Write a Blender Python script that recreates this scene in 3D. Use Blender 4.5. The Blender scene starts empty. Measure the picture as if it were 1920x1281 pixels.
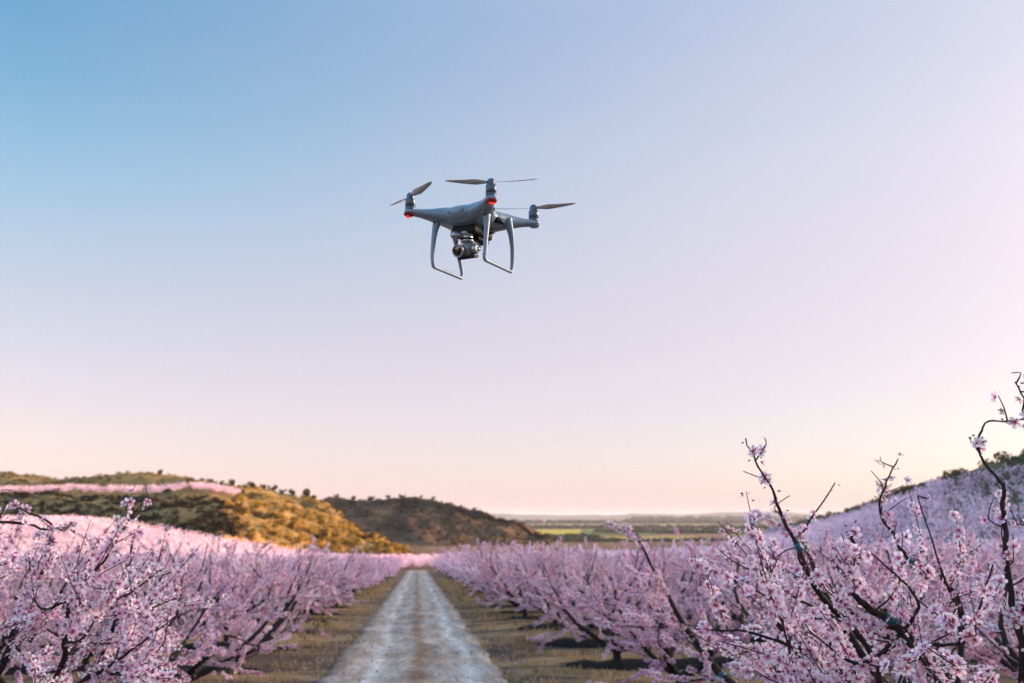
import bpy, bmesh, math, random
import numpy as np
from mathutils import Vector, Matrix
from mathutils.bvhtree import BVHTree
from mathutils import noise as mnoise

# ------------------------------------------------------------------ camera, sky, sun, exposure
R = math.radians
scene = bpy.context.scene
col = scene.collection
PITCH, YAW, CAM_H, LENS = R(10.0), R(5.33), 1.8, 35.0
FPX = LENS / 36.0 * 1920.0
DRONE = (960 - 73, 410, 2.62)          # where the drone hovers: picture point and metres ahead

cam_data = bpy.data.cameras.new("camera")
cam = bpy.data.objects.new("camera", cam_data)
col.objects.link(cam)
cam_data.lens = LENS
cam_data.sensor_width = 36.0
cam_data.clip_start = 0.05
cam_data.clip_end = 60000.0
cam.location = (0, 0, CAM_H)
cam.rotation_euler = (math.pi / 2 + PITCH, 0, -YAW)
cam_data.dof.use_dof = True
cam_data.dof.focus_distance = 2.66
cam_data.dof.aperture_fstop = 4.8
scene.camera = cam

SUN_AZ, SUN_EL = R(76.0), R(7.6)       # azimuth from +Y towards +X
sun_vec = Vector((math.sin(SUN_AZ) * math.cos(SUN_EL), math.cos(SUN_AZ) * math.cos(SUN_EL), math.sin(SUN_EL)))


def lin(c):
    return tuple(((v / 255.0) / 12.92) if v / 255.0 <= 0.04045 else (((v / 255.0) + 0.055) / 1.055) ** 2.4 for v in c)


world = bpy.data.worlds.new("World")
scene.world = world
world.use_nodes = True
wn, wl = world.node_tree.nodes, world.node_tree.links
wn.clear()


def wnode(t, **kw):
    n = wn.new(t)
    for k, v in kw.items():
        setattr(n, k, v)
    return n


out = wnode("ShaderNodeOutputWorld")
tc = wnode("ShaderNodeTexCoord")
sep = wnode("ShaderNodeSeparateXYZ")
wl.new(tc.outputs["Generated"], sep.inputs[0])


NISHITA_STRENGTH = 0.10
EXPOSURE = 0.5
NZ = [-0.02, 0.035, 0.105, 0.208, 0.342, 0.5, 0.707, 0.866, 1.0]
N_AWAY = [(2.3, 2.2, 1.1), (2.28, 2.2, 1.17), (2.04, 2.42, 1.85), (1.46, 1.97, 2.04), (0.89, 1.33, 1.68), (0.64, 1.0, 1.35), (0.49, 0.76, 1.07), (0.41, 0.64, 0.92), (0.37, 0.59, 0.87)]
N_SUN = [(5.6, 4.2, 1.5), (5.67, 4.23, 1.63), (4.2, 4.16, 2.96), (2.76, 3.26, 3.22), (1.7, 2.21, 2.58), (1.14, 1.53, 1.96), (0.71, 1.05, 1.42), (0.51, 0.77, 1.1), (0.37, 0.59, 0.87)]


def sky_ramp(stops, table):
    mr = wnode("ShaderNodeMapRange")
    mr.inputs["From Min"].default_value = -0.02
    mr.inputs["From Max"].default_value = 0.98
    wl.new(sep.outputs["Z"], mr.inputs["Value"])
    r = wnode("ShaderNodeValToRGB")
    r.color_ramp.interpolation = "B_SPLINE"
    el = r.color_ramp.elements
    while len(el) > 1:
        el.remove(el[-1])
    for i, (z, c) in enumerate(stops):
        e = el[0] if i == 0 else el.new(z + 0.02)
        e.position = z + 0.02
        e.color = (*[max(0.0, v / 2 ** EXPOSURE - NISHITA_STRENGTH * float(np.interp(z, NZ, [t[q] for t in table]))) for q, v in enumerate(lin(c))], 1)
    wl.new(mr.outputs[0], r.inputs[0])
    return r


ramp_away = sky_ramp([(-0.02, (252, 220, 207)), (0.015, (252, 225, 214)), (0.06, (240, 221, 224)), (0.12, (226, 217, 225)), (0.19, (207, 209, 224)),
                      (0.27, (174, 202, 224)), (0.35, (134, 184, 216)), (0.43, (103, 163, 206)), (0.55, (104, 161, 206)), (0.98, (140, 182, 220))], N_AWAY)
ramp_sun = sky_ramp([(-0.02, (255, 230, 198)), (0.015, (255, 233, 214)), (0.06, (249, 230, 225)), (0.12, (245, 226, 228)), (0.19, (240, 223, 228)),
                     (0.27, (235, 221, 230)), (0.35, (227, 219, 232)), (0.43, (215, 211, 228)), (0.55, (202, 207, 229)), (0.98, (150, 188, 222))], N_SUN)
dotn = wnode("ShaderNodeVectorMath", operation="DOT_PRODUCT")
wl.new(tc.outputs["Generated"], dotn.inputs[0])
dotn.inputs[1].default_value = (math.sin(SUN_AZ), math.cos(SUN_AZ), 0.0)
mm = wnode("ShaderNodeMapRange", interpolation_type="LINEAR")
mm.inputs["From Min"].default_value = -0.14
mm.inputs["From Max"].default_value = 0.72
wl.new(dotn.outputs["Value"], mm.inputs["Value"])
# faint high cirrus streaks
cmap = wnode("ShaderNodeMapping")
cmap.inputs["Scale"].default_value = (1.2, 1.2, 9.0)
cmap.inputs["Rotation"].default_value = (0.25, 0.12, 0.0)
wl.new(tc.outputs["Generated"], cmap.inputs[0])
cn = wnode("ShaderNodeTexNoise")
cn.inputs["Scale"].default_value = 2.2
cn.inputs["Detail"].default_value = 5
wl.new(cmap.outputs[0], cn.inputs["Vector"])
cadd = wnode("ShaderNodeMath", operation="MULTIPLY_ADD")
cadd.inputs[1].default_value = 0.15
cadd.inputs[2].default_value = -0.075
wl.new(cn.outputs["Fac"], cadd.inputs[0])
mpow = wnode("ShaderNodeMath", operation="POWER")
mpow.inputs[1].default_value = 1.12
wl.new(mm.outputs[0], mpow.inputs[0])
csum = wnode("ShaderNodeMath", operation="ADD", use_clamp=True)
wl.new(mpow.outputs[0], csum.inputs[0])
wl.new(cadd.outputs[0], csum.inputs[1])
mix = wnode("ShaderNodeMix", data_type="RGBA")
wl.new(csum.outputs[0], mix.inputs["Factor"])
wl.new(ramp_away.outputs[0], mix.inputs["A"])
wl.new(ramp_sun.outputs[0], mix.inputs["B"])
bg_grad = wnode("ShaderNodeBackground")
# the sky is darkest a quarter turn from the sun and brightens again opposite it, boosted here to fill the shaded orchard
anti = wnode("ShaderNodeMapRange", interpolation_type="SMOOTHSTEP")
anti.inputs["From Min"].default_value = -0.16
anti.inputs["From Max"].default_value = -0.60
anti.inputs["To Min"].default_value = 1.0
anti.inputs["To Max"].default_value = 2.2
wl.new(dotn.outputs["Value"], anti.inputs["Value"])
wl.new(anti.outputs[0], bg_grad.inputs["Strength"])
wl.new(mix.outputs["Result"], bg_grad.inputs["Color"])
nish = wnode("ShaderNodeTexSky", sky_type="NISHITA")
nish.sun_disc = False
nish.sun_elevation = SUN_EL
nish.sun_rotation = SUN_AZ
bg_n = wnode("ShaderNodeBackground")
bg_n.inputs["Strength"].default_value = NISHITA_STRENGTH
wl.new(nish.outputs[0], bg_n.inputs["Color"])
# bright aureole round the low sun, added outside the view to fill the shaded orchard
adot = wnode("ShaderNodeVectorMath", operation="DOT_PRODUCT")
wl.new(tc.outputs["Generated"], adot.inputs[0])
adot.inputs[1].default_value = sun_vec
amax = wnode("ShaderNodeMath", operation="MAXIMUM")
amax.inputs[1].default_value = 0.0
wl.new(adot.outputs["Value"], amax.inputs[0])
apow = wnode("ShaderNodeMath", operation="POWER")
apow.inputs[1].default_value = 24.0
wl.new(amax.outputs[0], apow.inputs[0])
amul = wnode("ShaderNodeMath", operation="MULTIPLY")
amul.inputs[1].default_value = 34.0
wl.new(apow.outputs[0], amul.inputs[0])
bg_a = wnode("ShaderNodeBackground")
bg_a.inputs["Color"].default_value = (1.0, 0.80, 0.66, 1)
wl.new(amul.outputs[0], bg_a.inputs["Strength"])
adda = wnode("ShaderNodeAddShader")
wl.new(bg_a.outputs[0], adda.inputs[1])
addw = wnode("ShaderNodeAddShader")
wl.new(bg_grad.outputs[0], addw.inputs[0])
wl.new(bg_n.outputs[0], addw.inputs[1])
wl.new(addw.outputs[0], adda.inputs[0])
wl.new(adda.outputs[0], out.inputs["Surface"])

sun_data = bpy.data.lights.new("sun", "SUN")
sun_data.energy = 5.0
sun_data.angle = R(0.6)
sun_data.color = (1.0, 0.37, 0.05)
sun = bpy.data.objects.new("sun", sun_data)
sun.rotation_euler = (-sun_vec).to_track_quat("-Z", "Y").to_euler()
sun.location = (80, 20, 60)
col.objects.link(sun)

vs = scene.view_settings
vs.view_transform = "Standard"
vs.look = "None"
vs.exposure = EXPOSURE
vs.gamma = 1.0
vs.use_curve_mapping = False
scene.render.engine = "CYCLES"
scene.cycles.use_denoising = True
scene.cycles.max_bounces = 10
scene.cycles.diffuse_bounces = 7
scene.cycles.glossy_bounces = 3
scene.cycles.transmission_bounces = 6
scene.cycles.volume_bounces = 0
scene.cycles.caustics_reflective = False
scene.cycles.caustics_refractive = False
scene.render.film_transparent = False

# ------------------------------------------------------------------ helpers
C_F = Vector((math.sin(YAW) * math.cos(PITCH), math.cos(YAW) * math.cos(PITCH), math.sin(PITCH)))
C_R = Vector((math.cos(YAW), -math.sin(YAW), 0))
C_U = C_R.cross(C_F)


def at(px, py, Y):
    """a world point at forward distance Y seen at that point of the 1920 x 1281 picture"""
    d = C_F + C_R * ((px - 960) / FPX) + C_U * (-(py - 640.5) / FPX)
    return Vector((0, 0, CAM_H)) + d * (Y / d.y)


def to_px(p):
    v = Vector(p) - Vector((0, 0, CAM_H))
    dz = v.dot(C_F)
    if dz <= 0.01:
        return None
    return 960 + FPX * v.dot(C_R) / dz, 640.5 - FPX * v.dot(C_U) / dz


def tag(o, label=None, cat=None, group=None, kind=None):
    if label: o["label"] = label
    if cat: o["category"] = cat
    if group: o["group"] = group
    if kind: o["kind"] = kind
    return o


def empty(name, loc=(0, 0, 0)):
    o = bpy.data.objects.new(name, None)
    o.empty_display_size = 0.2
    o.location = loc
    col.objects.link(o)
    return o


def link(name, me, parent=None):
    o = bpy.data.objects.new(name, me)
    if parent is not None:
        o.parent = parent
    col.objects.link(o)
    return o


def mesh(name, V, T, mats, colors=None, smooth=True, midx=None):
    V = np.asarray(V, np.float32).reshape(-1, 3)
    T = np.asarray(T, np.int32)
    k = T.shape[1]
    me = bpy.data.meshes.new(name)
    me.vertices.add(len(V))
    me.vertices.foreach_set("co", V.ravel())
    me.loops.add(T.size)
    me.loops.foreach_set("vertex_index", T.ravel())
    me.polygons.add(len(T))
    me.polygons.foreach_set("loop_start", np.arange(0, T.size, k, dtype=np.int32))
    me.polygons.foreach_set("use_smooth", np.full(len(T), smooth))
    if midx is not None:
        me.polygons.foreach_set("material_index", np.asarray(midx, np.int32))
    for m in (mats if isinstance(mats, (list, tuple)) else [mats]):
        me.materials.append(m)
    if colors is not None:
        a = me.attributes.new("Col", "FLOAT_COLOR", "POINT")
        c = np.ones((len(V), 4), np.float32)
        c[:, :3] = colors
        a.data.foreach_set("color", c.ravel())
    me.update()
    me.validate()
    return me


class Geo:
    """collects triangles"""
    def __init__(s):
        s.V, s.T, s.C, s.n = [], [], [], 0

    def add(s, V, T, C=None):
        V = np.asarray(V, np.float32).reshape(-1, 3)
        s.V.append(V)
        s.T.append(np.asarray(T, np.int32) + s.n)
        if C is not None:
            s.C.append(np.asarray(C, np.float32))
        s.n += len(V)

    def arrays(s):
        return np.concatenate(s.V), np.concatenate(s.T), (np.concatenate(s.C) if s.C else None)

    def mesh(s, name, mats, smooth=True):
        V, T, C = s.arrays()
        return mesh(name, V, T, mats, C, smooth)


def quads_to_tris(Q):
    Q = np.asarray(Q)
    return np.concatenate([Q[:, [0, 1, 2]], Q[:, [0, 2, 3]]])


def tube(geo, pts, rad, sides=6, cap=True, flat=None):
    pts = np.asarray([tuple(p) for p in pts], float)
    n = len(pts)
    rad = np.asarray(rad, float) if np.ndim(rad) else np.full(n, float(rad))
    tan = np.gradient(pts, axis=0)
    tan /= np.linalg.norm(tan, axis=1)[:, None] + 1e-9
    ref = np.array([0.0, 0.0, 1.0]) if abs(tan[0][2]) < 0.9 else np.array([1.0, 0, 0])
    u = np.cross(tan[0], ref); u /= np.linalg.norm(u)
    a = np.linspace(0, 2 * math.pi, sides, endpoint=False)
    ca, sa = np.cos(a), np.sin(a)
    V = np.zeros((n, sides, 3))
    for i in range(n):
        u = u - tan[i] * np.dot(u, tan[i]); u /= np.linalg.norm(u) + 1e-9
        w = np.cross(tan[i], u)
        V[i] = pts[i] + rad[i] * (ca[:, None] * u + sa[:, None] * w * (flat or 1.0))
    i, j = np.meshgrid(np.arange(n - 1), np.arange(sides), indexing="ij")
    b = (j + 1) % sides
    Q = np.stack([i * sides + j, i * sides + b, (i + 1) * sides + b, (i + 1) * sides + j], -1).reshape(-1, 4)
    T = quads_to_tris(Q)
    if cap:
        f = [[0, k + 1, k] for k in range(1, sides - 1)]
        e = [[(n - 1) * sides, (n - 1) * sides + k, (n - 1) * sides + k + 1] for k in range(1, sides - 1)]
        T = np.concatenate([T, np.array(f + e)])
    geo.add(V.reshape(-1, 3), T)


def spline(pts, n):
    """Catmull-Rom through points"""
    P = np.asarray([tuple(p) for p in pts], float)
    P = np.concatenate([[2 * P[0] - P[1]], P, [2 * P[-1] - P[-2]]])
    m = len(P) - 3
    t = np.linspace(0, m, n)
    i = np.minimum(t.astype(int), m - 1)
    f = (t - i)[:, None]
    p0, p1, p2, p3 = P[i], P[i + 1], P[i + 2], P[i + 3]
    return 0.5 * (2 * p1 + (p2 - p0) * f + (2 * p0 - 5 * p1 + 4 * p2 - p3) * f ** 2 + (3 * p1 - p0 - 3 * p2 + p3) * f ** 3)


def rand_rot(rng, n):
    """n random unit quaternion matrices"""
    q = rng.normal(size=(n, 4)); q /= np.linalg.norm(q, axis=1)[:, None]
    w, x, y, z = q.T
    return np.stack([1 - 2 * (y * y + z * z), 2 * (x * y - z * w), 2 * (x * z + y * w),
                     2 * (x * y + z * w), 1 - 2 * (x * x + z * z), 2 * (y * z - x * w),
                     2 * (x * z - y * w), 2 * (y * z + x * w), 1 - 2 * (x * x + y * y)], -1).reshape(n, 3, 3)


def facing(rng, N):
    """matrices whose z column is N, spun at random"""
    n = len(N)
    N = N / (np.linalg.norm(N, axis=1)[:, None] + 1e-9)
    t = rng.normal(size=(n, 3))
    x = t - N * (t * N).sum(1)[:, None]
    x /= np.linalg.norm(x, axis=1)[:, None] + 1e-9
    y = np.cross(N, x)
    return np.stack([x, y, N], -1)


def scatter(geo, tV, tT, M, P, S, tC=None, tint=None):
    """copies of a small template into one mesh"""
    n, k = len(P), len(tV)
    V = np.einsum("nij,kj->nki", M, tV) * np.asarray(S)[:, None, None] + P[:, None, :]
    T = tT[None] + (np.arange(n) * k)[:, None, None]
    C = None
    if tC is not None:
        C = np.repeat(tC[None], n, 0)
        if tint is not None:
            C = np.clip(C * tint[:, None, :], 0, 1)
        C = C.reshape(-1, 3)
    geo.add(V.reshape(-1, 3), T.reshape(-1, 3), C)


# ------------------------------------------------------------------ materials
def new_mat(name):
    m = bpy.data.materials.new(name)
    m.use_nodes = True
    nt = m.node_tree
    return m, nt.nodes, nt.links, nt.nodes["Principled BSDF"]


def mat_plain(name, c, rough=0.6, metal=0.0, var=0.12, scale=40.0, bump=0.0, coat=0.0, spec=0.5):
    m, n, l, b = new_mat(name)
    b.inputs["Roughness"].default_value = rough
    b.inputs["Metallic"].default_value = metal
    b.inputs["Coat Weight"].default_value = coat
    b.inputs["Specular IOR Level"].default_value = spec
    t = n.new("ShaderNodeTexCoord")
    no = n.new("ShaderNodeTexNoise")
    no.inputs["Scale"].default_value = scale
    no.inputs["Detail"].default_value = 5
    l.new(t.outputs["Object"], no.inputs["Vector"])
    r = n.new("ShaderNodeValToRGB")
    r.color_ramp.elements[0].position = 0.3
    r.color_ramp.elements[1].position = 0.7
    r.color_ramp.elements[0].color = (*[v * (1 - var) for v in c], 1)
    r.color_ramp.elements[1].color = (*[min(1, v * (1 + var)) for v in c], 1)
    l.new(no.outputs["Fac"], r.inputs[0])
    l.new(r.outputs[0], b.inputs["Base Color"])
    if bump:
        bp = n.new("ShaderNodeBump")
        bp.inputs["Strength"].default_value = bump
        l.new(no.outputs["Fac"], bp.inputs["Height"])
        l.new(bp.outputs[0], b.inputs["Normal"])
    return m


def mat_leafy(name, trans=0.35, rough=0.7, gain=1.0):
    """thin petals or leaves coloured by the Col attribute, letting light through"""
    m = bpy.data.materials.new(name)
    m.use_nodes = True
    n, l = m.node_tree.nodes, m.node_tree.links
    n.clear()
    o = n.new("ShaderNodeOutputMaterial")
    a = n.new("ShaderNodeAttribute"); a.attribute_name = "Col"
    d = n.new("ShaderNodeBsdfDiffuse")
    t = n.new("ShaderNodeBsdfTranslucent")
    x = n.new("ShaderNodeMixShader"); x.inputs[0].default_value = trans
    l.new(a.outputs["Color"], d.inputs["Color"]); l.new(a.outputs["Color"], t.inputs["Color"])
    l.new(d.outputs[0], x.inputs[1]); l.new(t.outputs[0], x.inputs[2])
    l.new(x.outputs[0], o.inputs["Surface"])
    return m


def noise_node(n, l, vec, scale, detail=6, rough=0.6):
    no = n.new("ShaderNodeTexNoise")
    no.inputs["Scale"].default_value = scale
    no.inputs["Detail"].default_value = detail
    no.inputs["Roughness"].default_value = rough
    l.new(vec, no.inputs["Vector"])
    return no.outputs["Fac"]


def ramp_node(n, l, fac, stops):
    r = n.new("ShaderNodeValToRGB")
    el = r.color_ramp.elements
    while len(el) > 1:
        el.remove(el[-1])
    for i, (p, c) in enumerate(stops):
        e = el[0] if i == 0 else el.new(p)
        e.position = p
        e.color = (*c, 1)
    l.new(fac, r.inputs[0])
    return r.outputs[0]


def mix_node(n, l, fac, a, b):
    x = n.new("ShaderNodeMix"); x.data_type = "RGBA"
    l.new(fac, x.inputs["Factor"]); l.new(a, x.inputs["A"]); l.new(b, x.inputs["B"])
    return x.outputs["Result"]


def mat_ground():
    m, n, l, b = new_mat("meadow_earth")
    b.inputs["Roughness"].default_value = 0.95
    b.inputs["Specular IOR Level"].default_value = 0.1
    t0 = n.new("ShaderNodeTexCoord").outputs["Object"]
    gm0 = n.new("ShaderNodeMapping"); gm0.inputs["Scale"].default_value = (0.45, 1.0, 1.0); l.new(t0, gm0.inputs[0])
    t = gm0.outputs[0]
    big = noise_node(n, l, t, 0.55, 6, 0.7)
    fine = noise_node(n, l, t, 5.0, 8, 0.7)
    dry = ramp_node(n, l, fine, [(0.3, (0.16, 0.10, 0.055)), (0.5, (0.30, 0.195, 0.10)), (0.72, (0.50, 0.335, 0.18))])
    soil = ramp_node(n, l, fine, [(0.3, (0.045, 0.028, 0.022)), (0.7, (0.16, 0.10, 0.075))])
    green = ramp_node(n, l, fine, [(0.3, (0.03, 0.045, 0.015)), (0.7, (0.11, 0.13, 0.045))])
    f1 = ramp_node(n, l, big, [(0.47, (0, 0, 0)), (0.57, (1, 1, 1))])
    f2 = ramp_node(n, l, noise_node(n, l, t, 0.9, 4), [(0.63, (0, 0, 0)), (0.72, (0.7, 0.7, 0.7))])
    c = mix_node(n, l, f2, mix_node(n, l, f1, soil, dry), green)
    l.new(c, b.inputs["Base Color"])
    bp = n.new("ShaderNodeBump"); bp.inputs["Strength"].default_value = 0.6; bp.inputs["Distance"].default_value = 0.05
    l.new(fine, bp.inputs["Height"]); l.new(bp.outputs[0], b.inputs["Normal"])
    return m


def mat_road():
    m, n, l, b = new_mat("track_gravel")
    b.inputs["Roughness"].default_value = 0.9
    b.inputs["Specular IOR Level"].default_value = 0.2
    t = n.new("ShaderNodeTexCoord").outputs["Object"]
    s = n.new("ShaderNodeSeparateXYZ"); l.new(t, s.inputs[0])
    wob = n.new("ShaderNodeMath"); wob.operation = "MULTIPLY_ADD"
    wv = n.new("ShaderNodeMapping"); wv.inputs["Scale"].default_value = (0.5, 0.25, 1); l.new(t, wv.inputs[0])
    l.new(noise_node(n, l, wv.outputs[0], 1.0, 5), wob.inputs[0]); wob.inputs[1].default_value = 0.9
    l.new(s.outputs["X"], wob.inputs[2])
    xr = n.new("ShaderNodeMapRange"); xr.inputs["From Min"].default_value = -1.6 + 0.45; xr.inputs["From Max"].default_value = 1.6 + 0.45
    l.new(wob.outputs[0], xr.inputs["Value"])
    pale, mid, brown, edge = (0.70, 0.66, 0.62), (0.46, 0.405, 0.365), (0.33, 0.225, 0.16), (0.29, 0.20, 0.14)
    base = ramp_node(n, l, xr.outputs[0], [(0.0, edge), (0.04, edge), (0.14, mid), (0.21, mid), (0.27, pale), (0.32, mid), (0.44, mid), (0.49, brown), (0.52, brown), (0.57, mid), (0.70, mid), (0.76, pale), (0.81, mid), (0.88, mid), (0.97, edge), (1.0, edge)])
    sm = n.new("ShaderNodeMapping"); sm.inputs["Scale"].default_value = (1.0, 0.22, 1.0); l.new(t, sm.inputs[0])
    fine = noise_node(n, l, sm.outputs[0], 16.0, 8, 0.75)
    mot = noise_node(n, l, sm.outputs[0], 2.2, 6, 0.7)
    dk = ramp_node(n, l, mot, [(0.36, (0.55, 0.46, 0.38)), (0.58, (1.08, 1.06, 1.04))])
    gr = ramp_node(n, l, fine, [(0.25, (0.55, 0.55, 0.55)), (0.7, (1.25, 1.25, 1.25))])
    m1 = n.new("ShaderNodeMix"); m1.data_type = "RGBA"; m1.blend_type = "MULTIPLY"; m1.inputs["Factor"].default_value = 1
    l.new(base, m1.inputs["A"]); l.new(dk, m1.inputs["B"])
    m2 = n.new("ShaderNodeMix"); m2.data_type = "RGBA"; m2.blend_type = "MULTIPLY"; m2.inputs["Factor"].default_value = 1
    l.new(m1.outputs["Result"], m2.inputs["A"]); l.new(gr, m2.inputs["B"])
    l.new(m2.outputs["Result"], b.inputs["Base Color"])
    bp = n.new("ShaderNodeBump"); bp.inputs["Strength"].default_value = 0.7; bp.inputs["Distance"].default_value = 0.02
    l.new(fine, bp.inputs["Height"]); l.new(bp.outputs[0], b.inputs["Normal"])
    return m


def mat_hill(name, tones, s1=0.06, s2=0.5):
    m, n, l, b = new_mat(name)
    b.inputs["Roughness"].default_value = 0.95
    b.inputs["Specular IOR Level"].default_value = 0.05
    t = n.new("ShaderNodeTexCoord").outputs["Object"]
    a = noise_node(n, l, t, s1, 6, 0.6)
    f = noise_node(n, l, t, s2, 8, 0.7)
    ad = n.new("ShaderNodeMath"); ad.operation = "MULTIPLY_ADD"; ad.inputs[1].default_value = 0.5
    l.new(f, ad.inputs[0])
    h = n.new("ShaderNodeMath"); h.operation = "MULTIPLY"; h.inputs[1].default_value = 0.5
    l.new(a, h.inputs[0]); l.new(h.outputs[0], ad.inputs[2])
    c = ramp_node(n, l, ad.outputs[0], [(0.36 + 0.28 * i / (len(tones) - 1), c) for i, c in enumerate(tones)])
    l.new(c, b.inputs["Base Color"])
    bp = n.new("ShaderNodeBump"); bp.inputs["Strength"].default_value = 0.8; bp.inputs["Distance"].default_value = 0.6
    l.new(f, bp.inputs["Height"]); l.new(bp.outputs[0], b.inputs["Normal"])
    return m


M_GROUND = mat_ground()
M_ROAD = mat_road()
M_SOIL_SHADE = mat_plain("tilled_soil_with_shade", (0.018, 0.014, 0.013), 0.95, var=0.45, scale=9, bump=0.8, spec=0.1)  # soil darkened to near-black, the shade under the trees put into its colour
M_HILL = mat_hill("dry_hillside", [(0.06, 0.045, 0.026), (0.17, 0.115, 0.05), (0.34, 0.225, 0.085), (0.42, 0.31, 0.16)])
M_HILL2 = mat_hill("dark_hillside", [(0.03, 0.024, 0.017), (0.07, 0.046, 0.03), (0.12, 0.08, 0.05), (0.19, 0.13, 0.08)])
M_HILL3 = mat_hill("green_hillside", [(0.07, 0.065, 0.035), (0.13, 0.11, 0.065), (0.19, 0.155, 0.09), (0.24, 0.19, 0.12)])
M_FAR = mat_hill("far_ridge", [(0.07, 0.09, 0.07), (0.10, 0.12, 0.09), (0.14, 0.15, 0.11)], 0.0006, 0.004)
M_BARK = mat_plain("peach_bark", (0.030, 0.022, 0.019), 0.85, var=0.5, scale=60, bump=0.6, spec=0.2)
M_TWIG = mat_plain("reddish_twig", (0.055, 0.032, 0.027), 0.7, var=0.4, scale=60, spec=0.3)
M_PETAL = mat_leafy("peach_petals", 0.30)
M_LEAF = mat_leafy("scrub_leaves", 0.3)
M_TIE = mat_plain("teal_tie", (0.0, 0.10, 0.12), 0.4, var=0.15)
M_GRASS = mat_leafy("grass_blades", 0.3)
M_STONE = mat_plain("loose_stone", (0.30, 0.29, 0.28), 0.9, var=0.35, scale=3)

# ------------------------------------------------------------------ terrain
def sstep(a, b, x):
    t = np.clip((np.asarray(x, float) - a) / (b - a), 0, 1)
    return t * t * (3 - 2 * t)


def base(x, y):
    x = np.asarray(x, float); y = np.asarray(y, float)
    z = -0.0393 * np.clip(y, -25, 150)
    z = z - 0.0393 * 60 * (1 - np.exp(-np.clip(y - 150, 0, None) / 60.0))
    z = z - 14 * sstep(330, 1000, y)
    z = z + 7.0 * sstep(8, 64, -x) * sstep(95, 190, y) * (1 - sstep(300, 420, y))
    z = z + 1.6 * sstep(14, 70, x) * (1 - sstep(200, 330, y))
    return z


def grid_mesh(name, xs, ys, zf, m):
    X, Y = np.meshgrid(xs, ys)
    V = np.stack([X, Y, zf(X, Y)], -1).reshape(-1, 3)
    nx = len(xs)
    i, j = np.meshgrid(np.arange(len(ys) - 1), np.arange(nx - 1), indexing="ij")
    Q = np.stack([i * nx + j, i * nx + j + 1, (i + 1) * nx + j + 1, (i + 1) * nx + j], -1).reshape(-1, 4)
    return mesh(name, V, Q, m)


def graded(lo, mid0, mid1, hi, step, n):
    a = mid0 - np.geomspace(1, mid0 - lo + 1, n)[::-1] + 1
    b = mid1 + np.geomspace(1, hi - mid1 + 1, n) - 1
    return np.unique(np.concatenate([a, np.arange(mid0, mid1, step), b]))


bvh_src = []


def terrain(name, me, label, cat):
    o = tag(link(name, me), label, cat, kind="structure")
    V = [v.co.copy() for v in me.vertices]
    bvh_src.append((V, [tuple(p.vertices) for p in me.polygons]))
    return o


def ground_z(x, y):
    rng_n = 0.05 * np.sin(0.9 * x + 1.3 * np.sin(0.4 * y)) + 0.04 * np.sin(1.7 * y + 0.6 * x)
    onroad = 1 - sstep(1.5, 2.4, np.abs(x))
    z = base(x, y) + rng_n * 0.8 * (1 - onroad) * (np.abs(y) < 400)
    return z - 0.06 * onroad * sstep(4, 9, y) * (1 - sstep(146, 152, y))


gm = grid_mesh("ground", graded(-30000, -130, 150, 30000, 1.4, 60), graded(-3000, -20, 330, 45000, 1.4, 90), ground_z, M_GROUND)
terrain("ground", gm, "grassy valley ground running out to the horizon", "ground")


def loft(name, rows, m, nu, nv, amp, seed, rough_scale=0.06, calm=None):
    """rows of control points -> smooth rough surface"""
    R0 = np.array([spline(r, nu) for r in rows])
    G = np.array([spline(R0[:, k], nv) for k in range(nu)]).transpose(1, 0, 2)
    for i in range(nv):
        for k in range(nu):
            p = Vector(G[i, k])
            e = min(1.0, min(i, nv - 1 - i) / (nv * 0.12))
            if calm and calm[0] < i / nv < calm[1] and k / nu < calm[2]: e *= 0.45
            G[i, k, 2] += e * amp * (mnoise.fractal(p * rough_scale + Vector((seed, 0, 0)), 0.9, 2.1, 5) * 1.0)
            G[i, k, 1] += e * amp * 0.8 * mnoise.fractal(p * rough_scale + Vector((0, seed, 5)), 0.9, 2.1, 4)
    V = G.reshape(-1, 3)
    i, j = np.meshgrid(np.arange(nv - 1), np.arange(nu - 1), indexing="ij")
    Q = np.stack([i * nu + j, i * nu + j + 1, (i + 1) * nu + j + 1, (i + 1) * nu + j], -1).reshape(-1, 4)
    return mesh(name, V, Q, m), G


def gpt(px, Y, dz=0.0):
    p = at(px, 1000, Y)
    return Vector((p.x, Y, float(base(p.x, Y)) + dz))


# spur on the far side of the valley: toe, bench, lip of the terrace, back of the terrace, crest, back slope
pxs = [-420, -200, 0, 130, 270, 400, 480, 560, 605, 650, 705, 768]
h1 = [
    [gpt(p, y, -1.5) for p, y in zip(pxs, [235, 230, 225, 215, 205, 196, 204, 218, 228, 238, 244, 250])],
    [at(p, q, y) for p, q, y in zip(pxs, [990, 990, 990, 990, 990, 992, 1002, 1012, 1020, 1027, 1034, 1040], [250, 245, 238, 229, 218, 208, 218, 234, 244, 250, 252, 253])],
    [at(p, q, y) for p, q, y in zip(pxs, [931, 931, 931, 930, 929, 929, 950, 972, 988, 1006, 1024, 1039], [285, 280, 275, 268, 260, 250, 256, 264, 266, 266, 262, 257])],
    [at(p, q, y) for p, q, y in zip(pxs, [921, 921, 921, 920, 919, 921, 936, 952, 966, 994, 1017, 1038], [312, 308, 304, 296, 288, 276, 280, 284, 283, 280, 272, 261])],
    [at(p, q, y) for p, q, y in zip(pxs, [885, 888, 894, 907, 894, 915, 926, 936, 946, 983, 1008, 1037], [390, 378, 366, 356, 348, 326, 316, 310, 302, 296, 284, 266])],
    [gpt(p, y, 2) for p, y in zip(pxs, [520, 510, 500, 480, 460, 430, 405, 380, 360, 340, 318, 290])],
]
m1, G1 = loft("hill", h1, M_HILL, 170, 90, 1.7, 3.1, 0.075, (0.40, 0.86, 0.52))
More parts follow.
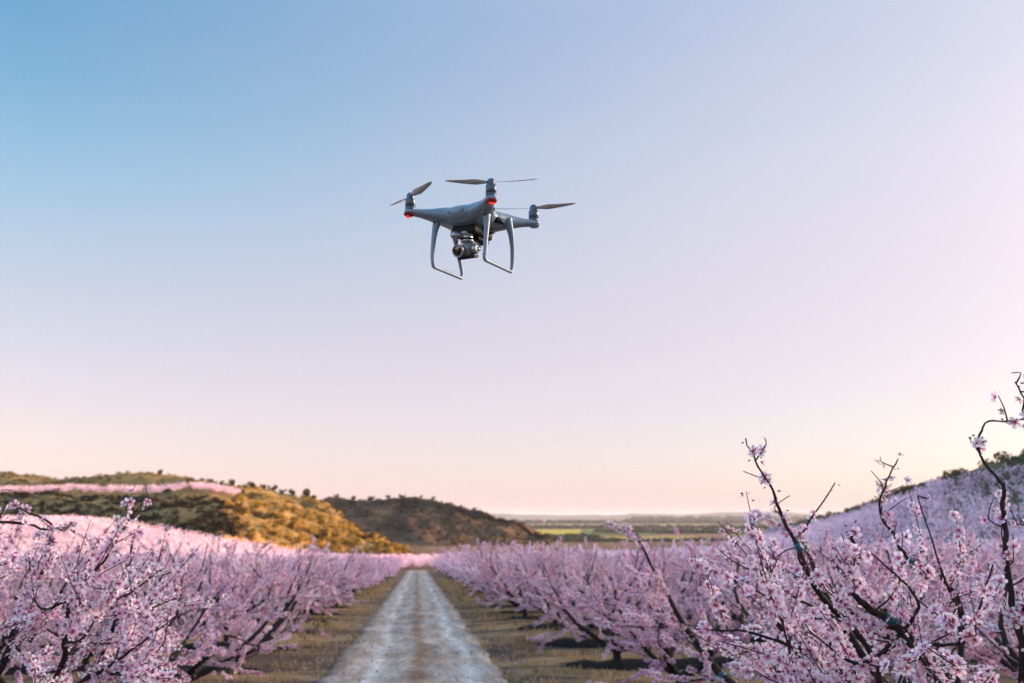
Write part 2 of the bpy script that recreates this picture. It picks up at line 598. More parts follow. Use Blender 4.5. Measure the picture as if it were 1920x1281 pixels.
terrain("hill", m1, "terraced hillside spur with golden scrub beyond the left orchard", "hill")
px2 = [450, 560, 600, 700, 800, 850, 900, 950, 1000, 1035]
c2 = [952, 948, 941, 938, 945, 954, 965, 979, 998, 1016]
y2 = [470, 455, 450, 445, 435, 430, 425, 418, 408, 395]
h2 = [
    [gpt(p, y - 110 + k * 6, -1.5) for k, (p, y) in enumerate(zip(px2, y2))],
    [at(p, q * 0.45 + 1030 * 0.55, y - 62 + k * 4) for k, (p, q, y) in enumerate(zip(px2, c2, y2))],
    [at(p, q * 0.86 + 1030 * 0.14, y - 24 + k * 1.5) for k, (p, q, y) in enumerate(zip(px2, c2, y2))],
    [at(p, q, y) for p, q, y in zip(px2, c2, y2)],
    [gpt(p, y + 90, -2) for p, y in zip(px2, y2)],
]
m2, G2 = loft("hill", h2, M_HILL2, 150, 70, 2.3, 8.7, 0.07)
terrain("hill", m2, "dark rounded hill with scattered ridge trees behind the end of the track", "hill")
c3 = [at(1470, 990, 400), at(1560, 972, 280), at(1650, 955, 204), at(1700, 941, 180), at(1760, 923, 160), at(1800, 911, 148), at(1850, 895, 134), at(1925, 864, 117),
      Vector((93, 90, 15.5)), Vector((102, 55, 19)), Vector((110, 15, 21)), Vector((115, -35, 22)), Vector((120, -90, 22))]
dx3 = [30, 40, 46, 48, 50, 50, 50, 48, 48, 50, 52, 52, 52]
h3 = []
for f, zf in ((1.0, None), (0.62, 0.16), (0.28, 0.52), (0.0, 1.0)):
    row = []
    for c, d in zip(c3, dx3):
        x, y = c.x - d * f, c.y - d * 0.45 * f
        bz = float(base(x, y))
        row.append(Vector((x, y, bz - 1.2 if zf is None else bz + (c.z - bz) * zf)))
    h3.append(row)
h3.append([Vector((c.x + 70, c.y + 20, c.z - 4)) for c in c3])
h3.append([Vector((c.x + 200, c.y + 40, float(base(c.x + 200, c.y + 40)) - 3)) for c in c3])
m3, G3 = loft("hill", h3, M_HILL3, 150, 60, 0.9, 15.2, 0.07)
terrain("hill", m3, "shaded hillside above the right orchard, hiding the low sun", "hill")

far = []
for px in range(860, 2300, 12):
    t = mnoise.fractal(Vector((px * 0.006, 2.0, 0)), 1.0, 2.0, 4)
    far.append((px, 965 + 6.5 * t - (3 if px > 1180 else 0)))
fr = [[gpt(p, 8200, -20) for p, q in far], [at(p, q + 4, 8700) for p, q in far], [at(p, q, 9300) for p, q in far], [gpt(p, 10500, -40) for p, q in far]]
fV = np.array([[tuple(p) for p in r] for r in fr]); nu = fV.shape[1]
i, j = np.meshgrid(np.arange(3), np.arange(nu - 1), indexing="ij")
fQ = np.stack([i * nu + j, i * nu + j + 1, (i + 1) * nu + j + 1, (i + 1) * nu + j], -1).reshape(-1, 4)
terrain("distant_hills", mesh("distant_hills", fV.reshape(-1, 3), fQ, M_FAR), "pale low ridge far away along the horizon", "hills")

allV, allF = [], []
for V, F in bvh_src:
    k = len(allV)
    allV += V
    allF += [tuple(i + k for i in f) for f in F]
BVH = BVHTree.FromPolygons(allV, allF)


def land(x, y):
    h = BVH.ray_cast(Vector((x, y, 300)), Vector((0, 0, -1)))
    return h[0].z if h[0] is not None else float(base(x, y))


def in_sun(p):
    return BVH.ray_cast(Vector(p) + sun_vec * 0.5, sun_vec)[0] is None


# the farm track: real crown and wheel ruts, uneven edges
rng = np.random.default_rng(11)
ys = np.concatenate([np.arange(5, 40, 0.35), np.arange(40, 150.1, 1.0)])
us = np.linspace(-1, 1, 25)
RV = []
for y in ys:
    wob = 0.24 * mnoise.noise(Vector((y * 0.45, 3, 0))) + 0.14 * mnoise.noise(Vector((y * 1.7, 9, 0)))
    wob2 = 0.24 * mnoise.noise(Vector((y * 0.45, 23, 0))) + 0.14 * mnoise.noise(Vector((y * 1.7, 29, 0)))
    for u in us:
        x = u * (1.5 + (wob if u < 0 else wob2))
        rut = -0.025 * (math.exp(-((x + 0.75) / 0.22) ** 2) + math.exp(-((x - 0.75) / 0.22) ** 2)) + 0.02 * math.exp(-(x / 0.25) ** 2)
        edge = -0.10 * max(0, (abs(u) - 0.86) / 0.14) ** 2
        RV.append((x, y, float(base(x, y)) + rut + edge + 0.012 * mnoise.noise(Vector((x * 2.2, y * 2.2, 0)))))
nu = len(us)
i, j = np.meshgrid(np.arange(len(ys) - 1), np.arange(nu - 1), indexing="ij")
RQ = np.stack([i * nu + j, i * nu + j + 1, (i + 1) * nu + j + 1, (i + 1) * nu + j], -1).reshape(-1, 4)
tag(link("dirt_track", mesh("dirt_track", RV, RQ, M_ROAD)), "straight grey gravel farm track with two pale wheel ruts", "track", kind="structure")

ROWS = [4.9 + 4.2 * i for i in range(33)]
# tilled strips under each tree row, as low mounds, tree shade put into their near-black
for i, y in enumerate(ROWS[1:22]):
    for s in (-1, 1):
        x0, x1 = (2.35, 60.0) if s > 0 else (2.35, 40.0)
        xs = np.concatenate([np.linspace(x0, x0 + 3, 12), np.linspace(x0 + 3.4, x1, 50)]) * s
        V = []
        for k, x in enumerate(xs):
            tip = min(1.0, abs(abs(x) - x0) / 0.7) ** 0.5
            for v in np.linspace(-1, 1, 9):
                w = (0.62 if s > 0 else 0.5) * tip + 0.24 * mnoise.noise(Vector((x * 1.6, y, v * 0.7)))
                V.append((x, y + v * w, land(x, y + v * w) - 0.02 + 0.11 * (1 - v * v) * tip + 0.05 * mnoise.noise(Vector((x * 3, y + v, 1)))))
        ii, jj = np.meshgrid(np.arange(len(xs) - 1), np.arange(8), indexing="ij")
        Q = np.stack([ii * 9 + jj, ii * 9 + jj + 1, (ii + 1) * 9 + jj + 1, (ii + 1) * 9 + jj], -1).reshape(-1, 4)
        tag(link("soil_strip", mesh("soil_strip", V, Q, M_SOIL_SHADE)), "tilled soil strip under a row of peach trees, tree shade in its dark colour", "soil", "soil strips under the tree rows", "structure")

# cultivated fields on the far plain, thin crops standing above the ground
def field(px0, px1, Y0, Y1, c, label, skew=0.0):
    a, b2 = at(px0, 990, Y0).x, at(px1, 990, Y0).x
    c0, d0 = at(px0 + skew, 990, Y1).x, at(px1 + skew, 990, Y1).x
    V = []
    for t in np.linspace(0, 1, 8):
        for s in np.linspace(0, 1, 12):
            x = (a + (b2 - a) * s) * (1 - t) + (c0 + (d0 - c0) * s) * t
            y = Y0 + (Y1 - Y0) * t
            V.append((x, y, land(x, y) + 0.9))
    ii, jj = np.meshgrid(np.arange(7), np.arange(11), indexing="ij")
    Q = np.stack([ii * 12 + jj, ii * 12 + jj + 1, (ii + 1) * 12 + jj + 1, (ii + 1) * 12 + jj], -1).reshape(-1, 4)
    m = mat_plain("crop_" + label.split()[0], c, 0.95, var=0.25, scale=0.02, spec=0.05)
    tag(link("field", mesh("field", V, Q, m)), label, "field", kind="structure")


field(985, 1085, 1250, 1900, (0.42, 0.36, 0.05), "yellow flowering field strip on the far plain", 6)
field(1090, 1220, 1350, 1900, (0.12, 0.20, 0.05), "green crop field beside the yellow field on the far plain", 4)
field(950, 1330, 2500, 3400, (0.30, 0.27, 0.12), "straw coloured field band farther out on the plain", 10)
field(1130, 1300, 1050, 1230, (0.30, 0.26, 0.07), "olive yellow field nearest to the orchard on the plain", 3)

# ------------------------------------------------------------------ peach trees
PALE, PINK, DEEP, HEART = (0.97, 0.83, 0.92), (0.94, 0.62, 0.77), (0.58, 0.14, 0.29), (0.26, 0.02, 0.06)


def flower_full():
    """five cupped obovate petals, crimson throat and a tuft of stamens; radius 1"""
    V, T, C = [], [], []
    for k in range(5):
        a = 2 * math.pi * k / 5
        ca, sa = math.cos(a), math.sin(a)
        prof = [(0.10, 0.0, 0.02, HEART), (0.42, -0.24, 0.10, PINK), (0.42, 0.24, 0.10, PINK), (0.46, 0.0, 0.04, DEEP if k % 2 else PINK),
                (0.78, -0.36, 0.20, PALE), (0.78, 0.36, 0.20, PALE), (0.80, 0.0, 0.12, PALE), (1.02, -0.16, 0.30, PALE), (1.02, 0.16, 0.30, PALE), (0.98, 0.0, 0.27, PALE)]
        b = len(V)
        for r, w, z, c in prof:
            V.append((r * ca - w * sa, r * sa + w * ca, z + 0.04 * (k % 2)))
            C.append(c)
        T += [(b + i, b + j, b + q) for i, j, q in ((0, 3, 1), (0, 2, 3), (1, 3, 6), (1, 6, 4), (3, 2, 5), (3, 5, 6), (4, 6, 9), (4, 9, 7), (6, 5, 8), (6, 8, 9))]
    b = len(V)
    V.append((0, 0, 0.16)); C.append(DEEP)
    for k in range(6):
        a = k * math.pi / 3
        V.append((0.22 * math.cos(a), 0.22 * math.sin(a), 0.07)); C.append(HEART)
    T += [(b, b + 1 + k, b + 1 + (k + 1) % 6) for k in range(6)]
    for k in range(7):
        a = k * 2 * math.pi / 7 + 0.2
        b = len(V)
        x, y = math.cos(a), math.sin(a)
        V += [(0.05 * x - 0.03 * y, 0.05 * y + 0.03 * x, 0.1), (0.05 * x + 0.03 * y, 0.05 * y - 0.03 * x, 0.1), (0.30 * x, 0.30 * y, 0.42)]
        C += [DEEP, DEEP, (0.55, 0.2, 0.2)]
        T.append((b, b + 1, b + 2))
    # calyx behind the petals
    b = len(V)
    V.append((0, 0, -0.28)); C.append((0.22, 0.03, 0.07))
    for k in range(5):
        a = 2 * math.pi * (k + 0.5) / 5
        V.append((0.2 * math.cos(a), 0.2 * math.sin(a), 0.03)); C.append((0.30, 0.05, 0.10))
    T += [(b, b + 1 + (k + 1) % 5, b + 1 + k) for k in range(5)]
    return np.array(V, float), np.array(T), np.array(C, float)


def flower_mid():
    V, T, C = [(0, 0, 0.0)], [], [HEART]
    for k in range(5):
        a = 2 * math.pi * k / 5
        for r, w, z, c in ((0.35, 0, 0.06, DEEP), (0.85, -0.40, 0.22, PALE), (1.05, 0, 0.28, PALE), (0.85, 0.40, 0.22, PALE)):
            V.append((r * math.cos(a) - w * math.sin(a), r * math.sin(a) + w * math.cos(a), z)); C.append(c)
        b = 1 + 4 * k
        T += [(0, b, b + 1), (0, b + 3, b), (b, b + 2, b + 1), (b, b + 3, b + 2)]
    return np.array(V, float), np.array(T), np.array(C, float)


def flower_far(n=5):
    V, T, C = [(0, 0, -0.1)], [], [(0.84, 0.52, 0.68)]
    for k in range(n):
        a = 2 * math.pi * k / n
        r = 1.0 if k % 2 else 0.85
        V.append((r * math.cos(a), r * math.sin(a), 0.18 * (-1) ** k)); C.append((0.95, 0.78, 0.90))
    T = [(0, 1 + k, 1 + (k + 1) % n) for k in range(n)]
    return np.array(V, float), np.array(T), np.array(C, float)


def bud():
    V = [(0, 0, -0.1), (0.3, 0, 0.3), (0, 0.3, 0.3), (-0.3, 0, 0.3), (0, -0.3, 0.3), (0, 0, 0.95)]
    T = [(0, 2, 1), (0, 3, 2), (0, 4, 3), (0, 1, 4), (5, 1, 2), (5, 2, 3), (5, 3, 4), (5, 4, 1)]
    C = [(0.2, 0.05, 0.06)] + [(0.42, 0.10, 0.20)] * 4 + [(0.72, 0.36, 0.50)]
    return np.array(V, float), np.array(T), np.array(C, float)


FULL, MID, FARF, FARF3, BUD = flower_full(), flower_mid(), flower_far(5), flower_far(4), bud()


def vase(rng, H=2.1, Rr=1.05, n=5):
    """short trunk forking low into rising limbs"""
    z0 = rng.uniform(0.28, 0.42)
    lean = rng.normal(0, 0.04, 2)
    fork = np.array([lean[0], lean[1], z0])
    trunk = ([(0, 0, -0.12), (0, 0, 0.05), tuple(fork * 0.6 + [0, 0, 0.02]), tuple(fork)], [0.085, 0.065, 0.055, 0.058])
    limbs = []
    a0 = rng.uniform(0, 6.28)
    for k in range(n):
        a = a0 + 6.283 * k / n + rng.normal(0, 0.22)
        rr, hh = Rr * rng.uniform(0.72, 1.08), H * rng.uniform(0.80, 1.02)
        d = np.array([math.cos(a), math.sin(a), 0])
        side = np.array([-math.sin(a), math.cos(a), 0]) * rng.normal(0, 0.12)
        pts = [fork - [0, 0, 0.05], fork + d * rr * 0.30 + [0, 0, 0.16] + side * 0.5, fork + d * rr * 0.62 + [0, 0, (hh - z0) * 0.36] - side,
               fork + d * rr * 0.85 + [0, 0, (hh - z0) * 0.66] + side, fork + d * rr * rng.uniform(0.9, 1.1) + [0, 0, hh - z0 - 0.1]]
        limbs.append((pts, rng.uniform(0.046, 0.060), 0.008))
    return trunk, limbs


def grow(rng, trunk, limbs, dens=1.0, shoot=(0.28, 0.62), gap=0.032, sec_n=4, first=0.25, up=0.35, sec_len=(0.45, 0.85), min_z=0.35, thin_z=99.0, base_z=0.0, max_z=9.0, old_wood=24):
    """limbs -> secondaries -> flowering shoots -> blossom spots"""
    branches, shoots = [], []
    P, N, B = [], [], []
    centre = np.mean([np.asarray(l[0], float)[0] for l in limbs], 0)
    hosts = []
    limb_curves = []
    for pts, r0, r1 in limbs:
        c = spline(pts, 16)
        c[1:-1] += rng.normal(0, 0.006 * min(1.0, np.linalg.norm(np.diff(c, axis=0), axis=1).sum() / 1.5), (14, 3))
        limb_curves.append((c, r1 + (r0 - r1) * (1 - np.linspace(0, 1, 16)) ** 1.3))
        hosts.append((c, first, 1.0, np.linspace(r0, r1, 16)))
        L = np.linalg.norm(np.diff(c, axis=0), axis=1).sum()
        for q in range(sec_n):
            t = rng.uniform(0.28, 0.85)
            i = int(t * 15)
            o = c[i]
            out = o - centre; out[2] = 0
            out /= np.linalg.norm(out) + 1e-6
            d = out * rng.uniform(0.2, 0.9) + rng.normal(0, 0.55, 3) + [0, 0, up]
            d /= np.linalg.norm(d)
            ln = rng.uniform(*sec_len) * (1.05 - 0.4 * t)
            if o[2] + base_z > thin_z - 0.1: continue
            e = o + d * ln
            m2 = o + d * ln * 0.5 + rng.normal(0, 0.04, 3) + [0, 0, -0.02]
            e = e + np.array([0, 0, rng.uniform(0.0, 0.14)])
            s = spline([o, m2, e], 7)
            rr = np.linspace(max(0.006, np.interp(t, [0, 1], [r0, r1]) * 0.42), 0.0022, 7)
            branches.append((s, rr))
            hosts.append((s, 0.12, 1.0, rr))
    for c, f0, f1, rr in hosts:
        L = np.linalg.norm(np.diff(c, axis=0), axis=1).sum()
        ns = max(2, int(L * 9.0 * dens))
        for q in range(ns):
            t = f0 + (f1 - f0) * (q + rng.uniform(0, 1)) / ns
            i = min(len(c) - 2, int(t * (len(c) - 1)))
            f = t * (len(c) - 1) - i
            o = c[i] * (1 - f) + c[i + 1] * f
            ax = c[i + 1] - c[i]; ax /= np.linalg.norm(ax) + 1e-9
            out = o - centre; out[2] *= 0.2
            out /= np.linalg.norm(out) + 1e-6
            d = rng.normal(0, 0.6, 3) + ax * 0.55 + out * 0.35 + [0, 0, up * rng.uniform(-0.5, 1.6)]
            d /= np.linalg.norm(d)
            ln = rng.uniform(*shoot) * (0.65 if t > 0.9 else 1)
            if o[2] + base_z > thin_z:
                if rng.uniform() < 0.55: continue
                ln *= 0.38
            e = o + d * ln
            if e[2] > max_z:
                e[2] = max_z - rng.uniform(0, 0.22)
            if e[2] < min_z:
                e[2] = min_z + rng.uniform(0, 0.1)
            mid = (o + e) / 2 + rng.normal(0, 0.02, 3) + [0, 0, -0.03 * ln / 0.4]
            s = spline([o, mid, e], 5)
            shoots.append(s)
            nf = int(ln / gap * (0.45 if o[2] + base_z > thin_z else 1.0))
            tt = np.sort(rng.uniform(0.08, 1.0, nf))
            x = tt * 4
            ii = np.minimum(x.astype(int), 3)
            pp = s[ii] + (s[ii + 1] - s[ii]) * (x - ii)[:, None]
            nn = rng.normal(0, 1, (nf, 3)); nn -= d * (nn @ d)[:, None] * 0.8
            nn /= np.linalg.norm(nn, axis=1)[:, None] + 1e-9
            nn[:, 2] += 0.25
            P.append(pp + nn * 0.012); N.append(nn)
            B.append((tt > 0.88) & (rng.uniform(size=nf) < 0.6) | (rng.uniform(size=nf) < 0.04))
        # blossoms set straight on the older wood
        nb = int(L * old_wood * dens)
        if base_z + c[:, 2].mean() > thin_z - 0.05: nb = int(nb * 1.5)
        if nb:
            t = rng.uniform(f0 + 0.1, 1, nb) * (len(c) - 1)
            ii = np.minimum(t.astype(int), len(c) - 2)
            pp = c[ii] + (c[ii + 1] - c[ii]) * (t - ii)[:, None]
            nn = rng.normal(0, 1, (nb, 3)); nn /= np.linalg.norm(nn, axis=1)[:, None]
            P.append(pp + nn * (0.012 + rr[np.minimum(ii, len(rr) - 1)][:, None])); N.append(nn)
            B.append((pp[:, 2] + base_z > thin_z) & (rng.uniform(size=nb) < 0.7))
    return limb_curves, branches, shoots, np.concatenate(P), np.concatenate(N), np.concatenate(B)


def tints(rng, n, s=0.14):
    b = 1 + rng.normal(0, s, (n, 1))
    w = rng.normal(0, s * 0.6, (n, 1))
    return np.concatenate([b + w * 0.2, b - w, b - w * 0.2], 1)


def crown_mesh(name, rng, P, N, B, tmpl, size, tone=(1, 1, 1)):
    g = Geo()
    tone = np.asarray(tone, float)[None]
    k = ~B
    n = k.sum()
    scatter(g, tmpl[0], tmpl[1], facing(rng, N[k]), P[k], rng.uniform(0.62, 1.15, n) * size, tmpl[2], tints(rng, n) * tone)
    if B.any() and tmpl is not FARF:
        n = B.sum()
        scatter(g, BUD[0], BUD[1], facing(rng, N[B]), P[B], rng.uniform(0.7, 1.0, n) * 0.013, BUD[2], tints(rng, n))
    return g.mesh(name, M_PETAL, False)


def tie_geo(g, c, r, i):
    """a strap looped round a limb with a loose tail"""
    o = c[i]; ax = c[min(i + 1, len(c) - 1)] - c[i - 1]; ax = ax / np.linalg.norm(ax)
    tube(g, [o - ax * 0.016, o, o + ax * 0.016], r + 0.004, 8)
    s = np.cross(ax, [0.3, 0.5, 0.8]); s /= np.linalg.norm(s)
    tube(g, [o + s * r, o + s * (r + 0.035) + [0, 0, -0.004], o + s * (r + 0.075) + [0, 0, -0.02]], [0.010, 0.009, 0.006], 5, flat=0.25)


def make_variant(seed, lod):
    rng = np.random.default_rng(seed)
    trunk, limbs = vase(rng, rng.uniform(1.85, 2.12), rng.uniform(1.12, 1.36), int(rng.integers(5, 7)))
    if lod == 0:
        lc, br, sh, P, N, B = grow(rng, trunk, limbs, 0.60, gap=0.0120, old_wood=7, sec_n=5, min_z=0.18, shoot=(0.26, 0.62), up=0.36, max_z=2.16)
    else:
        lc, br, sh, P, N, B = grow(rng, trunk, limbs, 0.52, gap=0.028, old_wood=6, sec_n=5, min_z=0.2, up=0.38, max_z=2.2)
    sides = 7 if lod == 0 else 4
    gt = Geo(); tube(gt, spline(trunk[0], 7), np.interp(np.linspace(0, 3, 7), range(4), trunk[1]), sides + 1)
    gl = Geo()
    for c, r in lc:
        tube(gl, c[::1 if lod == 0 else 3], r[::1 if lod == 0 else 3], sides)
    gw = Geo()
    for c, r in br:
        tube(gw, c[::1 if lod == 0 else 3], r[::1 if lod == 0 else 3], 4 if lod == 0 else 3, False)
    for s in sh[::1 if lod == 0 else 3]:
        tube(gw, s[::2], np.array([0.003, 0.0025, 0.0015]), 3, False)
    parts = [("trunk", gt.mesh("trunk", M_BARK), None), ("limbs", gl.mesh("limbs", M_BARK), "stuff"), ("twigs", gw.mesh("twigs", M_TWIG), "stuff")]
    tm, size = (MID, 0.0285) if lod == 0 else (FARF, 0.048)
    parts.append(("crown", crown_mesh("crown", rng, P, N, B, tm, size, [(1, 1, 1), (1.0, 0.90, 0.95), (1.02, 1.07, 1.03), (0.93, 0.88, 0.93), (1, 1.03, 1.0), (0.97, 0.86, 0.90), (1.02, 1.05, 1.05)][seed % 7]), "stuff"))
    if lod == 0:
        for c, r in lc[:1]:
            gk = Geo()
            i = int(rng.integers(5, 12)); tie_geo(gk, c, r[i], i)
            V, T, _ = gk.arrays()
            parts.append(("branch_tie", mesh("branch_tie", V, T, M_TIE), None))
    return parts


VAR0 = [make_variant(100 + i, 0) for i in range(7)]
VAR1 = [make_variant(200 + i, 1) for i in range(6)]


def place_tree(name, parts, loc, rz, sc, label, group):
    t = empty(name, loc)
    t.rotation_euler = (0, 0, rz)
    t.scale = sc
    tag(t, label, "tree", group)
    for pn, me, kind in parts:
        o = link(pn, me, t)
        if kind: o["kind"] = kind
    return t


def custom_tree(name, root, limbs_px, label, seed, n_single=300, extra=(), tie_px=(), dens=1.0, flower=0.0185, thick=0.62, **kw):
    """a near tree whose limbs were read off the photograph in three dimensions"""
    rng = np.random.default_rng(seed)
    root = np.array(root, float)
    t = empty(name, root)
    tag(t, label, "tree", "peach trees in blossom")
    z0 = 0.42
    fork = np.array([0, 0, z0])
    limbs = []
    for pts, r0, r1 in limbs_px:
        w = [np.array(tuple(at(*p))) - root if len(p) == 3 and not isinstance(p, np.ndarray) else p for p in pts]
        limbs.append((w, r0 * thick, max(0.0022, r1 * thick)))
    g = Geo(); tube(g, spline([(0, 0, -0.15), (0.01, 0, 0.1), (0, 0.02, 0.3), tuple(fork)], 8), np.linspace(0.095, 0.07, 8), 10)
    link("trunk", g.mesh("trunk", M_BARK), t)
    lc, br, sh, P, N, B = grow(rng, None, limbs, dens, base_z=root[2], **kw)
    for c, r in lc:
        cc = spline(c, 40)
        cc[1:-1] += rng.normal(0, 0.0025 * min(1.0, r[0] / 0.02), (38, 3))
        g = Geo(); tube(g, cc, np.interp(np.linspace(0, 15, 40), range(16), r) * rng.uniform(0.88, 1.14, 40), 9)
        link("limb", g.mesh("limb", M_BARK), t)
    for c, r in br:
        g = Geo(); tube(g, spline(c, 16) + rng.normal(0, 0.0015, (16, 3)), np.interp(np.linspace(0, 6, 16), range(7), r), 6)
        link("branch", g.mesh("branch", M_BARK), t)
    g = Geo()
    for s in sh:
        tube(g, s, np.linspace(0.0028, 0.0014, 5), 5)
    o = link("twigs", g.mesh("twigs", M_TWIG), t); o["kind"] = "stuff"
    for k, i in extra:
        c, r = lc[k]
        g = Geo(); tie_geo(g, c, r[i], i)
        V, T, _ = g.arrays()
        link("branch_tie", mesh("branch_tie", V, T, M_TIE), t)
    # the blossoms that show largest are parts of their own
    Wp = P + root
    d = np.linalg.norm(Wp - [0, 0, CAM_H], axis=1)
    ok = np.zeros(len(P), bool)
    for i in range(len(P)):
        q = to_px(Wp[i])
        ok[i] = q is not None and 0 < q[0] < 1920 and 0 < q[1] < 1281 and not B[i]
    order = [i for i in np.argsort(d) if ok[i]][:n_single]
    protos = []
    for k in range(8):
        tt = tints(rng, 1, 0.07)[0]
        Vv = FULL[0].copy(); Vv += rng.normal(0, 0.03, Vv.shape)
        protos.append(mesh("blossom", Vv, FULL[1], M_PETAL, np.clip(FULL[2] * tt, 0, 1), False))
    F = facing(rng, N[order])
    for k, i in enumerate(order):
        o = link("blossom", protos[k % 8], t)
        s = rng.uniform(0.86, 1.1) * flower
        o.matrix_local = Matrix.Translation(P[i]) @ Matrix(F[k].tolist()).to_4x4() @ Matrix.Scale(s, 4)
    rest = np.ones(len(P), bool); rest[order] = False
    o = link("crown", crown_mesh("crown", rng, P[rest], N[rest], B[rest], FULL, flower), t); o["kind"] = "stuff"
    return t


# nearest tree, on the right: three leaning limbs in the frame, the trunk below it
RX, RY = 1.75, 3.05
rz = land(RX, RY)
def L(*p): return np.array(p, float)
custom_tree("peach_tree", (RX, RY, rz), [
    ([L(0, 0, 0.4), L(-0.02, -0.10, 0.9), (1752, 1262, 2.80), (1680, 1172, 2.74), (1602, 1112, 2.70), (1607, 1040, 2.72), (1600, 990, 2.74)], 0.038, 0.008),
    ([L(0, 0, 0.4), L(0.12, 0.10, 0.8), (1918, 1240, 2.95), (1896, 1120, 2.92), (1886, 1000, 2.90), (1880, 905, 2.88)], 0.034, 0.012),
    ([(1881, 910, 2.88), (1856, 880, 2.875), (1836, 850, 2.87), (1836, 815, 2.865), (1852, 792, 2.86), (1885, 790, 2.85), (1922, 786, 2.84)], 0.0085, 0.003),
    ([L(0, 0, 0.4), L(-0.2, 0.25, 0.85), (1640, 1240, 3.35), (1530, 1105, 3.25), (1474, 985, 3.2), (1440, 900, 3.15), (1398, 822, 3.1)], 0.034, 0.003),
    ([L(0, 0, 0.4), L(-0.15, 0.02, 0.85), (1600, 1290, 2.9), (1490, 1210, 2.95), (1450, 1110, 3.0), (1440, 1050, 3.05)], 0.030, 0.005),
    ([L(0, 0, 0.4), L(0.0, 0.3, 0.9), (1800, 1150, 3.6), (1720, 1060, 3.6), (1672, 1005, 3.55), (1650, 930, 3.5), (1684, 860, 3.45)], 0.030, 0.002),
    ([L(0, 0, 0.4), L(0.3, 0.1, 0.9), (2050, 1100, 3.0), (2000, 900, 2.95), (1935, 800, 2.9), (1903, 716, 2.86)], 0.030, 0.003),
    ([L(0, 0, 0.4), L(-0.05, -0.1, 0.8), (1640, 1330, 2.75), (1560, 1290, 2.7), (1500, 1270, 2.68)], 0.022, 0.004),
], "large peach tree nearest at right, crimson-hearted pink blossoms sharply in focus, branches against the sky", 5,
    extra=((0, 8), (3, 9), (5, 8)), dens=0.85, sec_n=6, first=0.30, up=0.15, shoot=(0.14, 0.36), sec_len=(0.25, 0.5), gap=0.0125, min_z=0.5, thin_z=1.63, thick=0.54)

LX, LY = -1.95, 4.35
custom_tree("peach_tree", (LX, LY, land(LX, LY)), [
    ([L(0, 0, 0.4), L(0.0, -0.05, 0.75), (5, 1250, 4.2), (22, 1175, 4.2), (70, 1090, 4.2), (98, 985, 4.2), (30, 950, 4.25)], 0.036, 0.005),
    ([L(0, 0, 0.4), L(0.2, -0.08, 0.75), (95, 1290, 4.15), (128, 1190, 4.1), (128, 1130, 4.1), (165, 1085, 4.15), (215, 1015, 4.2), (265, 945, 4.25)], 0.032, 0.004),
    ([L(0, 0, 0.4), L(0.35, 0.0, 0.72), (165, 1290, 4.3), (205, 1195, 4.4), (238, 1150, 4.4), (244, 1060, 4.45), (262, 985, 4.5)], 0.032, 0.004),
    ([L(0, 0, 0.4), L(-0.2, 0.2, 0.8), (-60, 1150, 4.7), (-30, 1020, 4.7), (15, 940, 4.7)], 0.032, 0.005),
    ([L(0, 0, 0.4), L(0.15, -0.2, 0.75), (130, 1300, 3.8), (210, 1262, 3.75), (280, 1240, 3.75)], 0.024, 0.004),
    ([L(0, 0, 0.4), L(-0.3, -0.2, 0.8), (-120, 1150, 3.9), (-60, 1000, 3.9), (60, 985, 4.0), (140, 1000, 4.1)], 0.028, 0.004),
], "nearest peach tree at left, tall dark limbs with softly blurred pale pink blossoms", 17,
    extra=((2, 9), (0, 5)), dens=0.8, sec_n=6, first=0.3, up=0.2, shoot=(0.16, 0.38), sec_len=(0.25, 0.5), gap=0.0125, min_z=0.45, flower=0.020, thin_z=1.63, thick=0.66)

# the orchard on both sides of the track
rng = np.random.default_rng(4)
cand = []
for ri, y in enumerate(ROWS):
    for s in (-1, 1):
        x0 = 3.5 if s > 0 else 3.05
        for k in range(40):
            x = s * (x0 + 2.35 * k + rng.normal(0, 0.10))
            yy = y + rng.normal(0, 0.12)
            if s > 0 and x > 0.70 * y + 6: break
            if s < 0 and -x > 0.46 * y + 5: break
            if s < 0 and ri == 0 and k == 0: continue
            if x > 58 or x < -62: break
            cand.append((ri, s, k, x, yy))
score = []
for ri, s, k, x, yy in cand:
    d = math.hypot(x, yy)
    q = to_px((x, yy, land(x, yy) + 1.5))
    vis = q is not None and -140 < q[0] < 2060
    score.append((0 if vis or d < 16 else 1, d * (0.42 if k < 2 else 0.7 if k < 4 else 1.0)))
order = sorted(range(len(cand)), key=lambda i: score[i])
single = set(order[:296])
ORD = ["first", "second", "third", "fourth", "fifth", "sixth", "seventh", "eighth", "ninth", "tenth", "eleventh", "twelfth", "thirteenth", "fourteenth", "fifteenth",
       "sixteenth", "seventeenth", "eighteenth", "nineteenth", "twentieth", "twenty-first", "twenty-second", "twenty-third", "twenty-fourth", "twenty-fifth",
       "twenty-sixth", "twenty-seventh", "twenty-eighth", "twenty-ninth", "thirtieth", "thirty-first", "thirty-second", "thirty-third", "thirty-fourth"]
mass = []
for i, (ri, s, k, x, yy) in enumerate(cand):
    z = land(x, yy)
    if i in single:
        d = math.hypot(x, yy)
        lod = VAR0 if d < 42 else VAR1
        v = lod[int(rng.integers(len(lod)))]
        sc = rng.uniform(1.05, 1.26) if s > 0 else rng.uniform(0.90, 1.12)
        place_tree("peach_tree", v, (x, yy, z - 0.02), rng.uniform(0, 6.28), (sc, sc, sc * (rng.uniform(0.84, 1.0) * (0.88 if yy < 15 else 1.0) if s > 0 else rng.uniform(0.88, 1.04))),
                   f"pink peach tree {'right' if s > 0 else 'left'} of the track, {ORD[ri]} row away, {ORD[k]} tree from track", "peach trees in blossom")
    else:
        mass.append((x, yy, z))

